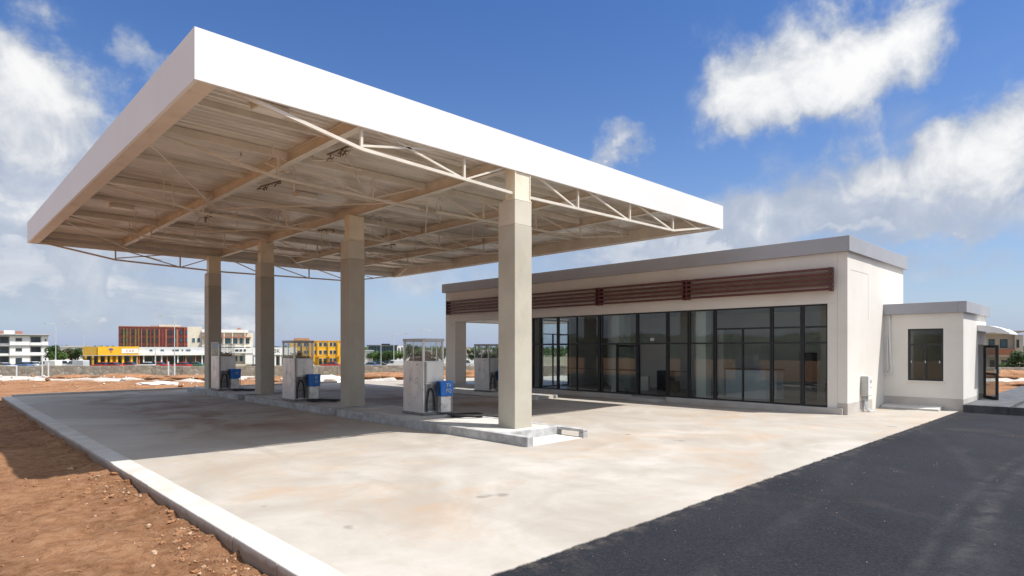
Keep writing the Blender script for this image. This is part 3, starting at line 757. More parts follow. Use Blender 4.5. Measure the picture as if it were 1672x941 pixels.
# door leaf folded inwards, and side window of the room
dl = MB(); xa = XF+.07
for (y0, y1, z0, z1) in ((12.08, 12.15, .17, 1.90), (13.0, 13.07, .17, 1.90), (12.15, 13.0, .17, .26), (12.15, 13.0, 1.82, 1.90), (12.15, 13.0, .98, 1.04)): sbox(dl, xa-.02, xa+.02, y0, y1, z0, z1)
dleaf = dl.build('door', M['frame'], shop)
sbox(MB(), xa-.004, xa+.004, 12.151, 12.999, .261, 1.819).build('pane', M['shopglass'], dleaf)
m = MB(); sbox(m, xa-.06, xa-.021, 12.09, 12.13, .9, 1.15); m.build('handle', M['pole'], dleaf)
sw = MB()
for (a0, a1, z0, z1) in ((18.502, 18.55, .152, ZG), (20.45, 20.498, .152, ZG), (18.55, 20.45, ZG-.05, ZG), (18.55, 20.45, T1-.03, T1+.02), (18.55, 20.45, 2.36, 2.40), (18.55, 20.45, .152, .2), (19.45, 19.5, .2, 2.36)): sbox(sw, a0, a1, YG-.1, YG-.04, z0, z1)
swo = sw.build('side_window', M['frame'], shop)
m = MB(); sbox(m, 18.55, 20.45, YG-.072, YG-.066, .2, ZG-.05); m.build('pane', M['clearglass'], swo)
# interior pillars, partition, beam
for (x, y, a) in ((18.25, 9.86, .17), (18.3, 13.28, .17), (20.9, 14.6, .2)):
    m = MB(); sbox(m, x-a, x+a, y-a, y+a, .151, ZG+.058); m.build('interior_pillar', M['int_pillar'], shop)
m = MB(); sbox(m, 21.6, 21.72, 5.79, 16.2, .151, ZG+.058); m.build('partition', M['int_wall'], shop)
m = MB(); sbox(m, 18.6, 20.6, 5.79, 17.3, ZG-.12, ZG+.055); m.build('ceiling_beam', M['int_wall'], shop) if False else None
m = MB(); sbox(m, SX0+.06, SX0+.10, 11.48, 11.51, 2.03, 2.13); sbox(m, SX0+.06, SX0+.10, 11.56, 11.59, 2.03, 2.13)
m.build('door_marker', M['white_pl'], shop)
# counter and rubbish inside
ct = empty('shop_counter', (19.6, 8.9, .15), 0, 'white curved counter with brown top inside the shop', 'counter')
m = MB(); pts = [(-.25, .75), (-.25, -.2), (-.15, -.55), (.1, -.8), (.4, -.9), (.4, -.55), (.15, -.4), (.1, .75)]
m.prism(pts, 0, .92, axis='Z'); m.build('counter_body', M['counter'], ct)
m = MB(); m.prism([(a*1.06, b_*1.03) for a, b_ in pts], .922, .965, axis='Z'); m.build('counter_top', M['wood'], ct)
m = MB(); m.box(-.3, .3, .80, .98, 0, 2.25); m.build('end_panel', M['int_pillar'], ct)
def cartons(loc, sz, mt, label, cat, name):
    m = MB(); m.box(-sz[0]/2, sz[0]/2, -sz[1]/2, sz[1]/2, 0, sz[2]); m.box(-sz[0]/2-.002, sz[0]/2+.002, -.03, .03, .02, sz[2]+.003)
    o = m.build(name, M[mt], None, loc=loc, bevel=.01); o.rotation_euler = (0,0,random.uniform(-.5,.5)); tag(o, label, cat)
cartons((21.0, 12.95, .15), (.5,.5,.75), 'darkbag', 'dark crate standing inside the open shop door', 'crate', 'crate')
cartons((20.1, 13.3, .15), (.3,.3,.55), 'bag', 'pale upright sack inside the open shop door', 'sack', 'sack')
cartons((20.2, 12.15, .15), (.4,.45,.4), 'card', 'small brown carton on the floor inside the shop', 'carton', 'carton')
cartons((19.9, 7.2, .15), (.35,.4,1.5), 'darkbag', 'tall dark locker standing behind the curved counter', 'locker', 'locker')
cartons((19.5, 6.3, .15), (.5,.45,.6), 'darkbag', 'low dark box behind the right shop window', 'box', 'storage_box')

# meter box on the side wall
mb = empty('meter_box', (19.05, SY0, .45), 0, 'grey electrical meter box with conduits on the shop side wall', 'meter box')
m = MB(); m.box(-.19, .19, -.185, -.007, 0, .56); m.build('cabinet', M['greybox'], mb, bevel=.012)
m = MB(); m.box(-.175, .175, -.195, -.186, .015, .545); dd = m.build('door', M['white_pl'], mb, bevel=.004)
m = MB(); m.box(.02, .08, -.199, -.1955, .36, .44); m.box(.03, .07, -.199, -.1955, .22, .25); m.build('switch', M['black'], dd)
for x in (-.10, -.02, .06, .12):
    m = MB(); m.tube([(x, -.09, .0), (x, -.09, -.22), (x+.01, -.11, -.36), (x+.06+.2*(x+.1), -.18, -.43), (x+.12+.3*(x+.1), -.24, -.445)], .022, 8); m.build('conduit', M['pole'], mb, smooth=True)

# ------------------------------------------------------------------ annex
AX0, AX1, AY0, AY1 = 21.14, 24.79, 3.46, 5.52
ann = empty('annex_building', (AX0, AY0, 0), 0, 'low white annex with grey roof edge beside the shop', 'building')
AO = Vector((AX0, AY0, 0))
def abox(m, x0, x1, y0, y1, z0, z1, mt=None): m.box(x0-AO.x, x1-AO.x, y0-AO.y, y1-AO.y, z0, z1, mt); return m
WY0, WY1, WZ0, WZ1 = 3.93, 4.81, .83, 2.36
m = MB()
abox(m, AX0, AX0+.2, WY1, AY1, .34, 2.80); abox(m, AX0, AX0+.2, AY0, WY0, .34, 2.80); abox(m, AX0, AX0+.2, WY0, WY1, .34, WZ0); abox(m, AX0, AX0+.2, WY0, WY1, WZ1, 2.80)
m.build('wall', M['wall'], ann)
m = MB(); abox(m, AX0+.202, 23.42, AY0, AY0+.2, .34, 2.80); abox(m, 24.28, AX1, AY0, AY0+.2, .34, 2.80); abox(m, 23.42, 24.28, AY0, AY0+.2, 1.9, 2.80); m.build('wall', M['wall'], ann)
m = MB(); abox(m, AX1-.2, AX1, AY0+.202, 7.0, .0, 2.80); abox(m, SX1+.002, AX1-.202, 6.8, 7.0, .0, 2.80); m.build('wall', M['wall'], ann)
m = MB(); abox(m, AX0-.006, AX0+.2, AY0-.004, AY1, -.15, .338); abox(m, AX0+.202, 23.42, AY0-.005, AY0+.2, -.15, .338); abox(m, 24.28, AX1, AY0-.005, AY0+.2, -.15, .338); m.build('wall_base', M['wall_base'], ann)
m = MB(); abox(m, AX0+.21, AX1-.21, AY0+.21, AY1, .0, .2); m.build('floor', M['int_floor'], ann)
m = MB(); abox(m, AX0-.10, AX1+.10, AY0-.09, AY0+.12, 2.802, 3.12); abox(m, AX0-.10, AX0+.12, AY0+.122, AY1, 2.802, 3.12); abox(m, AX1-.12, AX1+.10, AY0+.122, 7.05, 2.802, 3.12); m.build('roof_fascia', M['alu'], ann, bevel=.006)
m = MB(); abox(m, AX0+.122, AX1-.122, AY0+.122, AY1, 2.81, 2.98); m.build('roof', M['isl'], ann)
wf = MB(); xw = AX0+.05
for (y0, y1, z0, z1) in ((WY0+.002, WY0+.05, WZ0+.002, WZ1-.002), (WY1-.05, WY1-.002, WZ0+.002, WZ1-.002), (WY0+.05, WY1-.05, WZ0+.002, WZ0+.05), (WY0+.05, WY1-.05, WZ1-.05, WZ1-.002), (WY0+.05, WY1-.05, 1.87, 1.92), (4.34, 4.40, WZ0+.05, 1.87)): abox(wf, xw-.03, xw+.03, y0, y1, z0, z1)
win = wf.build('window', M['frame'], ann)
m = MB(); abox(m, xw-.004, xw+.004, WY0+.05, WY1-.05, WZ0+.05, WZ1-.05); m.build('pane', M['annexglass'], win)
m = MB(); abox(m, AX0-.035, AX0-.001, WY0-.03, WY1+.03, WZ0-.04, WZ0-.003); m.build('sill', M['wall'], win, bevel=.005)
m = MB(); [abox(m, xw-.045, xw-.031, y-.012, y+.012, 1.35, 1.42) for y in (4.02, 4.37, 4.72)]; m.build('catch', M['pole'], win)
# awning and open door
m = MB(); aw = [(0, 2.50), (-.30, 2.47), (-.58, 2.38), (-.78, 2.25), (-.78, 2.20), (0, 2.32)]
m.prism([(a, z) for a, z in aw], 23.2-AO.x, 24.9-AO.x, axis='X')
m.build('awning', M['white_pl'], ann, bevel=.004)
dr = MB(); hinge = Vector((24.24-AO.x, -.03, 0)); tip = Vector((23.45-AO.x, -.47, 0)); dv = (tip-hinge); dn = dv.normalized(); wlen = dv.length
def dbar(a, b_, z0, z1, tk=.05):
    A = hinge + dn*a; B = hinge + dn*b_; pz = dn.cross(Vector((0,0,1)))*tk/2
    dr.add([A-pz+Vector((0,0,z0)), B-pz+Vector((0,0,z0)), B+pz+Vector((0,0,z0)), A+pz+Vector((0,0,z0)), A-pz+Vector((0,0,z1)), B-pz+Vector((0,0,z1)), B+pz+Vector((0,0,z1)), A+pz+Vector((0,0,z1))],
           [(3,2,1,0),(4,5,6,7),(0,1,5,4),(1,2,6,5),(2,3,7,6),(3,0,4,7)])
for a in ((0, .07, .21, 1.88), (wlen-.09, wlen, .21, 1.88), (.07, wlen-.09, .21, .30), (.07, wlen-.09, 1.80, 1.88), (.07, wlen-.09, .95, 1.02)): dbar(*a)
drm = dr.build('door', M['frame'], ann)
dr = MB(); dbar(.07, wlen-.09, .30, .95, .008); dbar(.07, wlen-.09, 1.02, 1.80, .008); dr.build('pane', M['doorglass'], drm)
dr = MB(); dbar(wlen-.07, wlen-.03, 1.02, 1.14, .11); dr.build('handle', M['pole'], drm)
# screed strip at the foot of the annex and dark step
m = MB(); m.prism([(20.62, -.02), (20.62, .05), (20.70, .075), (21.13, .12), (21.13, -.02)], 3.95, 5.4)
tag(m.build('concrete_strip', M['isl'], bevel=.01), 'sloping grey concrete strip at the foot of the annex', 'concrete strip')
m = MB(); m.box(21.02, 33.0, 2.45, 3.452, -.2, .205) ; m.box(21.0, 21.10, -9, 2.448, -.2, .205); m.box(21.102, 33.0, -9, 2.446, -.2, .12)
tag(m.build('raised_step', M['darkstep'], bevel=.012), 'long dark concrete step running past the annex door', 'step')
# conduit hanging on the annex wall
cb = MB(); X = AX0-.03
cb.tube([(X, 5.28, 2.80), (X, 5.27, 2.0), (X, 5.25, 1.35), (X-.01, 5.21, 1.13), (X-.02, 5.25, 1.0), (X-.02, 5.33, .98), (X-.02, 5.40, 1.07)], .028, 8)
cb.tube([(X-.01, 5.34, 2.1), (X-.01, 5.335, 1.5), (X-.02, 5.32, 1.2), (X-.02, 5.39, 1.06)], .018, 8)
tag(cb.build('wall_cable', M['white_pl'], smooth=True), 'pale looped cable hanging down the annex wall', 'cable')

# ------------------------------------------------------------------ boundary wall and spoil
def qbox(m, q0, q1, r0, r1, z0, z1):
    vs = [at(q, r, z) for z in (z0, z1) for q, r in ((q0, r0), (q0, r1), (q1, r1), (q1, r0))]
    m.add(vs, [(3,2,1,0),(4,5,6,7),(0,1,5,4),(1,2,6,5),(2,3,7,6),(3,0,4,7)])
m = MB(); rr = random.Random(5); r0 = -44.0
while r0 < 8:
    r1 = r0 + rr.uniform(1.5, 4); qbox(m, 42.0+rr.uniform(-.05,.05), 42.5, r0, r1-.01, -.6, .56+rr.uniform(-.05,.05)); r0 = r1
tag(m.build('stone_wall', M['stone']), 'low brown rubble stone wall behind the pumps', 'wall')
m = MB(); r0 = 22.0
while r0 < 60:
    r1 = r0 + rr.uniform(2, 4); qbox(m, 42.0, 42.4, r0, r1-.01, -.6, .42+rr.uniform(-.03,.03)); r0 = r1
tag(m.build('stone_wall', M['stone']), 'low brown stone wall below the two storey house', 'wall')
m = MB(); qbox(m, 40.4, 40.8, 22, 60, -.6, -.02); tag(m.build('stone_wall', M['rubble']), 'grey lower terrace wall in front of the house wall', 'wall')
m = MB(); qbox(m, 38.6, 39.0, -9.2, -3.6, -.5, .17); tag(m.build('concrete_wall', M['heap_white'], bevel=.03), 'low white concrete wall in the dirt behind the nearest pump', 'wall')
def heap(q, r, a, b_, hgt, mt, label, cat, group, seed):
    bm = bmesh.new(); bmesh.ops.create_icosphere(bm, subdivisions=4, radius=1)
    for v in bm.verts:
        n = mnoise.fractal(v.co*2.0 + Vector((seed, 0, 0)), 1, 2, 5)
        v.co = v.co*(1+.28*n); v.co = Vector((v.co.x*a, v.co.y*b_, max(-.15, v.co.z)*hgt))
    me = bpy.data.meshes.new('m'); bm.to_mesh(me); bm.free(); me.materials.append(M[mt])
    me.polygons.foreach_set('use_smooth', [True]*len(me.polygons))
    p_ = at(q, r, 0); z = terrain_z(p_.x, p_.y)
    o = bpy.data.objects.new('earth_heap' if mt == 'heap_red' else 'sand_heap', me); COL.objects.link(o); o.location = (p_.x, p_.y, z-.02); o.rotation_euler = (0,0,RZ); tag(o, label, cat, group)
heap(31.5, -18.2, 1.15, .7, .16, 'heap_white', 'flat white sand heap on the dirt left of the last column', 'sand heap', 'white sand heaps', 1)
heap(33, -9.9, 1.0, .7, .42, 'heap_white', 'rounded white sand heap between the second and third columns', 'sand heap', 'white sand heaps', 2)
for i, (px, q, a, b_, hh, lb) in enumerate(((205, 36, 2.4, 1.0, .30, 'broken red earth heap below the yellow shop'), (118, 37, 1.6, .8, .22, 'small red earth heap below the parked vans'), (300, 35, 2.2, 1.0, .22, 'low red earth heap left of the last column'),
        (640, 36, 3.4, 1.3, .38, 'long red earth heap between second column and nearest pump'), (770, 38, 4.2, 1.4, .5, 'red earth heap seen through the open portico'), (460, 34, 2.2, 1.0, .25, 'red earth heap behind the second pump'),
        (1640, 36, 3.0, 1.3, .40, 'brown earth heap beyond the open annex door'), (1690, 31, 2.4, 1.0, .26, 'lower brown earth heap at the annex step edge'))):
    heap(q, (px-CX)*q/FPX, a, b_, hh, 'heap_red', lb, 'earth heap', 'heaps of red earth by the wall', i+4)
rb = MB(); rr = random.Random(9)
for i in range(420):
    q = rr.uniform(29, 41); r = rr.uniform(-36, 2) if rr.random() < .85 else rr.uniform(20, 40)
    p_ = at(q, r, 0); z = terrain_z(p_.x, p_.y); s = rr.choice((.05,.07,.1,.16))*rr.uniform(.7,1.3)
    rb.bar(p_ + Vector((0,0,z)), p_ + Vector((rr.uniform(-1,1)*s, rr.uniform(-1,1)*s, z+s*.7)), s, s*.7, M['rubble'] if rr.random() < .6 else M['heap_red'])
tag(rb.build('rubble'), 'broken stones strewn over the dirt in front of the wall', 'rubble', kind='stuff')
def post(px, q, h, label):
    p_ = far(px, q); z = terrain_z(p_.x, p_.y); m = MB(); m.tube([(0,0,-.2), (0,0,h)], .045, 6); m.box(-.07,.07,-.07,.07,-.1,.05)
    tag(m.build('marker_post', M['pole'], None, loc=(p_.x, p_.y, z)), label, 'post', 'posts along the stone wall')
post(69, 41.3, 1.5, 'tall grey post at the wall below the white apartments'); post(79, 41.2, .95, 'thin grey post at the wall just right of the tall one'); post(27, 40.6, .75, 'short pale post at the left end of the wall')
post(275, 41, 1.0, 'grey post at the wall below the white shop row'); post(285, 41.2, .9, 'grey post at the wall under the tall street lamp')

# ------------------------------------------------------------------ distant town
GZ = -3.22
def broot(px, d, name, label, cat='building', group=None):
    p_ = far(px, d); a = math.atan((px-CX)/FPX)                # each front turned a little towards the street
    o = empty(name, (p_.x, p_.y, GZ), RZ + R(5) - .9*a, label, cat, group); o.scale = (math.cos(a)**.9, 1, 1); return o
def part(parent, name, m, boxes, bevel=0):
    b_ = MB()
    for x in boxes: b_.box(*x)
    return b_.build(name, m, parent, bevel)
def win(parent, x0, x1, z0, z1, y=0, gm='farglass', fm=None, depth=.12):
    f = part(parent, 'window', fm or plain('far_window_frame', (.45,.44,.42)), [(x0, x0+.09, y-.07, y-.001, z0, z1), (x1-.09, x1, y-.07, y-.001, z0, z1), (x0+.09, x1-.09, y-.07, y-.001, z1-.09, z1), (x0+.09, x1-.09, y-.07, y-.001, z0, z0+.09)])
    part(f, 'pane', M[gm], [(x0+.09, x1-.09, y-.045, y-.002, z0+.09, z1-.09)])
white = plain('far_white_render', (.74,.74,.72), .8); grey = plain('far_grey_slab', (.40,.41,.42), .8); cream = plain('far_cream_render', (.66,.60,.48), .8)
yellow = plain('far_yellow_render', (.74,.42,.02), .6); shaded = plain('far_shaded_yellow_render', (.40,.24,.03), .7); red = plain('far_dark_red_panel', (.125,.03,.026), .75, .3); orange_red = plain('far_red_panel', (.27,.05,.03), .75)
olive = plain('far_olive_panel', (.15,.12,.035), .7, .2); brick = plain('far_terracotta', (.38,.15,.09), .85)
def sc(d): return d/FPX
# white apartments at the left
d = 180; u = sc(d); b = broot(20, d, 'apartment_building', 'white three storey apartment block at the far left of the town')
X = lambda px: (px-20)*u
zf = [0, 2.9, 5.85, 8.8]
part(b, 'wall', white, [(X(-50), X(79), .6, 13, 0, 8.8)])
for i in range(3):
    z0 = zf[i]
    part(b, 'floor_slab', grey if i else white, [(X(-50), X(79.6), -.5, .598, z0+2.72, z0+2.9)])
    part(b, 'balcony_wall', white, [(X(-50), X(-1), -.3, .597, z0+.0, z0+(.3 if i == 0 else .95)), (X(16), X(48.5), -.12, .597, z0, z0+2.70), (X(67.5), X(79), -.12, .597, z0, z0+2.7), (X(49), X(67), -.3, -.1, z0, z0+.75)])
    win(b, X(0), X(15), z0+.4, z0+2.5, .597); win(b, X(50), X(66.5), z0+.3, z0+2.5, .597)
    win(b, X(25), X(36), z0+(1.0 if i else .2), z0+2.1, -.121); win(b, X(73), X(76), z0+1.1, z0+1.9, -.121)
    win(b, X(-40), X(-20), z0+.4, z0+2.4, .597)
part(b, 'roof', grey, [(X(-50), X(83), -1.0, 13.5, 8.802, 9.15)])
part(b, 'roof_tank', brick, [(X(-2), X(6), 2, 5, 9.152, 9.9)]); part(b, 'roof_hut', white, [(X(7), X(24), 2.5, 6, 9.152, 10.2)]); part(b, 'roof_tank', brick, [(X(26), X(37), 2.2, 5, 9.152, 9.95)])
# yellow shop
d = 163; u = sc(d); b = broot(182, d, 'yellow_shop', 'single storey bright yellow shop with ochre side beside the white shop row')
X = lambda px: (px-182)*u
part(b, 'fascia', yellow, [(X(160), X(226), -1.2, .8, 3.05, 5.35)])
part(b, 'side_fascia', shaded, [(X(137), X(159.8), -.9, .8, 3.05, 5.3)])  # yellow side wall: its shade is put into this darker colour
part(b, 'wall', yellow, [(X(138), X(225), .802, 9, 0, 5.2)])
part(b, 'canopy_edge', grey, [(X(137), X(226), -1.35, -1.203, 2.9, 3.04)])
for px in (140, 151, 161, 172, 180, 189, 199, 213): 
    part(b, 'pillar', yellow if px > 155 else shaded, [(X(px), X(px)+.55, -.9, -.3, 0, 3.04)])  # left pillars share the yellow with shade painted in
for a, c_ in ((142, 150), (153, 160), (164, 171), (174, 179), (190, 198), (201, 212), (215, 224)): win(b, X(a), X(c_), .1, 2.8, .79)
sg = part(b, 'sign', plain('far_white_sign', (.8,.79,.76)), [(X(198), X(225), -1.26, -1.205, 3.55, 4.75)])
text_mesh('C A D', .85, plain('sign_red', (.55,.12,.05)), sg, 'lettering', (X(212), -1.28, 4.15), (R(90),0,0), .01)
m = MB(); cxp = X(181); 
m.prism([(cxp+.62*math.cos(a), 4.45+.42*math.sin(a)) for a in [math.pi*i/8 for i in range(9)]], -1.26, -1.203); em = m.build('emblem', plain('emblem_blue', (.03,.08,.36)), b)
part(em, 'emblem_stem', plain('emblem_red', (.45,.05,.04)), [(cxp-.12, cxp+.12, -1.26, -1.203, 3.75, 4.448)])
# white shop row
d = 176; u = sc(d); b = broot(278, d, 'shop_row', 'long white shop row with dark open fronts below the red apartments')
X = lambda px: (px-278)*u
part(b, 'fascia', plain('far_pale_grey', (.56,.57,.58)), [(X(226.5), X(340), -1.2, .6, 3.6, 5.2)]); part(b, 'canopy_slab', white, [(X(226.5), X(340), -1.9, -1.202, 2.85, 3.7)])
part(b, 'wall', plain('far_shop_dark', (.10,.095,.09)), [(X(227), X(340), .602, 9, 0, 5)])
for px in (228, 235, 253, 263, 272, 289, 302, 318, 329): part(b, 'pillar', white if px % 2 else brick, [(X(px), X(px)+.35, -1.4, -1.0, 0, 2.84)])
for a, c_ in ((236, 250), (255, 262), (266, 286), (292, 300), (306, 316)): win(b, X(a), X(c_), .1, 2.6, .6)
for a, c_ in ((245, 250), (262, 268), (281, 292), (296, 299), (303, 311)): win(b, X(a), X(c_), 3.95, 4.6, -1.2, 'farglass_blue')
# red apartments behind
d = 205; u = sc(d); b = broot(255, d, 'apartment_building', 'dark red panelled apartment block with olive strips rising behind the shops')
X = lambda px: (px-255)*u; top = 1.8-GZ+(568-534.5)*u
part(b, 'wall', red, [(X(196), X(300), 0, 14, 0, top)]); part(b, 'end_wall', orange_red, [(X(300.2), X(313), -.25, 14, 0, top+.15)])
for px, w, mm in ((203, 2.5, olive), (208, 2, olive), (213, 2, olive), (221, 2.5, olive), (226, 2, olive), (239, 2.5, olive), (251, 2, olive), (259, 1.5, brick), (270, 2, brick), (288, 3, brick), (231, 1.2, brick), (245, 1.2, orange_red), (264, 1.2, orange_red)):
    part(b, 'facade_strip', mm, [(X(px), X(px+w), -.16, -.001, 0, top-.6)])
for px in (200, 206, 217, 230, 234, 242, 248, 255, 274, 278):
    for i in range(4): win(b, X(px), X(px+2.6), top-2.6-i*2.6, top-1.0-i*2.6, 0, 'farglass', M['frame'])
for px in (284, 294):
    for i in range(4): win(b, X(px), X(px+4), top-2.5-i*2.6, top-.9-i*2.6, 0, 'farglass_blue', M['frame'])
for i in range(4): win(b, X(303), X(309), top-2.5-i*2.6, top-.9-i*2.6, -.251, 'farglass_blue', M['frame'])
part(b, 'roof', brick, [(X(246), X(259), 3, 9, top+.001, top+.5)]); part(b, 'roof_hut', cream, [(X(260), X(296), 2.5, 9, top+.001, top+1.0)])
part(b, 'parapet', brick, [(X(196), X(299.9), -.05, .25, top+.002, top+.25)])
# cream apartments
d = 188; u = sc(d); b = broot(365, d, 'apartment_building', 'cream apartment block with wide blue windows behind the two far columns')
X = lambda px: (px-365)*u; top = 1.8-GZ+(568-538.5)*u
part(b, 'wall', cream, [(X(308), X(330), .4, 12, 0, top+.8), (X(330.2), X(414), 0, 12, 0, top-.9)]); part(b, 'roof', white, [(X(330), X(405), -.8, 12, top-.898, top)])
for i in range(4):
    z = .2 + i*2.75
    if z+2.3 > top: break
    for a, c_ in ((315, 320), (323, 328)): win(b, X(a), X(c_), z+.9, z+2.3, .399, 'farglass_blue')
    for a, c_ in ((346, 352), (355, 363), (367, 377), (380, 388), (391, 397), (401, 408)): win(b, X(a), X(c_), z+.5, z+2.3, 0, 'farglass_blue')
    part(b, 'floor_slab', white if i != 2 else brick, [(X(331), X(410), -.9, -.08, z+2.42, z+2.65)])
for px in (344.5, 365, 378.5, 399): part(b, 'pillar', cream, [(X(px), X(px)+.3, -.85, -.4, 0, top-1.0)])
part(b, 'roof_tank', brick, [(X(352), X(354), 2, 3, top+.001, top+1.1)]); part(b, 'roof_tank', brick, [(X(389), X(394), 2, 4, top+.001, top+.7)])
part(b, 'ground_floor', white, [(X(331), X(415), -2.2, -.95, 3.3, 5.0), (X(400), X(415), -2.0, -.95, 0, 3.298)])
for a, c_ in ((383, 389), (390, 395), (397, 401)): win(b, X(a), X(c_), 3.8, 4.6, -2.2)
# white shop with dark lettering
d = 172; u = sc(d); b = broot(440, d, 'white_shop', 'small white shop with dark lettering left of the second pump')
X = lambda px: (px-440)*u
part(b, 'fascia', white, [(X(413), X(484), -1.2, .6, 3.0, 5.1)]); part(b, 'wall', white, [(X(414), X(484), .602, 8, 0, 4.8)])
for px in (415, 440, 448, 457, 470, 482): part(b, 'pillar', white, [(X(px), X(px)+.4, -1.0, -.6, 0, 2.99)])
for a, c_ in ((417, 438), (443, 447), (451, 456), (460, 469)): win(b, X(a), X(c_), .1, 2.7, .6)
text_mesh('JIASK', 1.5, M['black'], b, 'lettering', (X(447), -1.22, 4.1), (R(90),0,0), .01)
# orange yellow building
d = 176; u = sc(d); b = broot(520, d, 'yellow_building', 'three storey orange yellow building between the second and third columns')
X = lambda px: (px-520)*u; top = 1.8-GZ+(568-558)*u
part(b, 'wall', yellow, [(X(475), X(556), 0, 11, 0, top)]); part(b, 'parapet', plain('far_orange', (.62,.30,.03)), [(X(474.5), X(556.5), -.15, .3, top+.001, top+.3)])
for px in (505, 518, 535.5, 551): part(b, 'pillar', yellow, [(X(px), X(px)+.45, -.5, -.08, 0, top-.1)])
for i in range(3):
    z = .3 + i*2.25
    for a, c_ in ((486, 494), (496, 504), (508, 512), (513, 516.5), (520.5, 526), (528, 534), (538, 543), (544, 549.5)):
        if i == 0 and int(a) % 2 == 0: win(b, X(a), X(c_), .1, 2.0, 0)
        elif i: win(b, X(a), X(c_), z+.55, z+1.75, 0)
part(b, 'roof_hut', M['cap_brown'], [(X(481), X(506), 2, 6, top+.302, top+1.0)]); part(b, 'awning', plain('far_orange', (.6,.3,.03)), [(X(500), X(556), -1.3, -.55, 2.4, 2.65)])
# dark glass building
d = 190; u = sc(d); b = broot(628, d, 'office_building', 'low dark glass office with white end block between second column and nearest pump')
X = lambda px: (px-628)*u; top = 1.8-GZ+(568-564)*u
part(b, 'glass_front', M['farglass_blue'], [(X(602), X(648), 0, 10, 0, top-.3)]); part(b, 'roof', plain('far_dark_roof', (.09,.095,.10)), [(X(601), X(649.5), -.4, 10.4, top-.298, top+.1)])
for i in range(9): part(b, 'mullion', M['frame'], [(X(602+i*5.1), X(602+i*5.1)+.22, -.08, -.001, 0, top-.3)])
part(b, 'wall', white, [(X(648.2), X(660), -.3, 9, 0, top-.15)]); win(b, X(650), X(653), 3, 5, -.3); win(b, X(655), X(658), 2.5, 5.2, -.3)
part(b, 'roof_hut', M['frame'], [(X(624), X(638), 3, 6, top+.102, top+.5)])
# low white houses, each with roof, windows
def house(px, d, w, h_, label, wallm=white, roofm=None, cat='house', name='white_house'):
    b = broot(px, d, name, label, cat, 'low white houses of the town')
    part(b, 'wall', wallm, [(-w/2, w/2, 0, 8, 0, h_)]); part(b, 'roof', roofm or grey, [(-w/2-.3, w/2+.3, -.4, 8.3, h_+.001, h_+.3)])
    n = max(2, int(w/3))
    for i in range(n):
        x = -w/2 + w*(i+.5)/n; win(b, x-.6, x+.6, h_-2.1, h_-.7, 0)
    win(b, -w/2+w*.25/n, -w/2+w*.25/n+.1+.9, .1, 2.1, 0)
house(112, 200, 9, 5.2, 'low white house behind the vans left of the yellow shop'); house(128, 230, 10, 5.5, 'low white house with a plain grey roof touching the yellow shop')
house(596, 176, 4.5, 4.0, 'small white kiosk right beside the second column'); house(702, 190, 10, 3.8, 'white low house seen through the glass of the nearest pump')
house(767, 195, 9, 3.6, 'white house with pale pink roof seen through the portico', white, plain('far_pink_roof', (.6,.38,.36)))
house(790, 215, 12, 3.9, 'long white house behind the pump at the portico'); house(668, 240, 12, 5.0, 'white house with grey roof behind the nearest pump left edge')
house(745, 260, 12, 5.2, 'distant pale house beside the portico pillar', cream)
# house at the right edge
d = 92; u = sc(d); b = broot(1655, d, 'two_storey_house', 'two storey beige house with balcony behind the annex awning', 'house')
b.location.z = -2.3
X = lambda px: (px-1655)*u; top = 1.8+2.3+(568-546)*u
beige = plain('far_beige_render', (.50,.44,.38), .8)
part(b, 'wall', beige, [(X(1600), X(1655), 0, 9, 0, top), (X(1655.3), X(1669), -.8, 8, 0, top-.1)])
part(b, 'roof', plain('far_tan_slab', (.45,.36,.28)), [(X(1600), X(1656), -1.3, 9.3, top+.001, top+.28), (X(1655), X(1672), -1.1, 8.3, top+.285, top+.5)])
part(b, 'balcony_wall', brick, [(X(1610), X(1655), -1.2, -1.0, 3.0, 3.9)]); part(b, 'floor_slab', plain('far_tan_slab', (.45,.36,.28)), [(X(1610), X(1655), -1.25, -.08, 2.7, 2.998)])
for a, c_ in ((1614, 1624), (1633, 1645)): win(b, X(a), X(c_), 4.1, 5.4, 0, 'farglass_blue', M['frame']); win(b, X(a+2), X(c_), .5, 2.2, 0, 'farglass', M['frame'])
win(b, X(1658), X(1662), 4.1, 5.3, -.8, 'farglass', M['frame']); part(b, 'chimney', brick, [(X(1640), X(1651), 3, 5, top+.282, top+1.0)])
house(1712, 105, 10, 3.6, 'white house with dark red roof at the right picture edge', white, brick)

# ---- street lamps
def lamp(px, d, ytop, arms, label, base=GZ):
    u = sc(d); p_ = far(px, d); h_ = 1.8-base+(568-ytop)*u
    e = empty('street_lamp', (p_.x, p_.y, base), RZ, label, 'street lamp', 'street lamps along the town road')
    m = MB(); m.tube([(0,0,0), (0,0,h_)], [.10,.06], 8); m.tube([(0,0,0), (0,0,.6)], .16, 8); m.build('pole', M['pole'], e)
    for s in arms:
        m = MB(); m.tube([(0,0,h_-.15), (s*1.1,0,h_+.1), (s*2.2,0,h_+.18)], .05, 6); m.build('arm', M['pole'], e)
        m = MB(); m.box(min(s*2.2, s*3.0), max(s*2.2, s*3.0), -.16, .16, h_+.10, h_+.24); m.build('lamp_head', M['greybox'], e, bevel=.03)
lamp(91, 150, 529, (-1, 1), 'tall double arm street lamp between the white apartments and the yellow shop'); lamp(285, 120, 517, (-1,), 'tall single arm street lamp in front of the red apartments')
lamp(643, 130, 546, (1,), 'thin street lamp in front of the dark glass office'); lamp(622, 140, 556, (), 'bare pole in front of the dark glass office'); lamp(470, 220, 546, (1,), 'distant street lamp above the white shop')
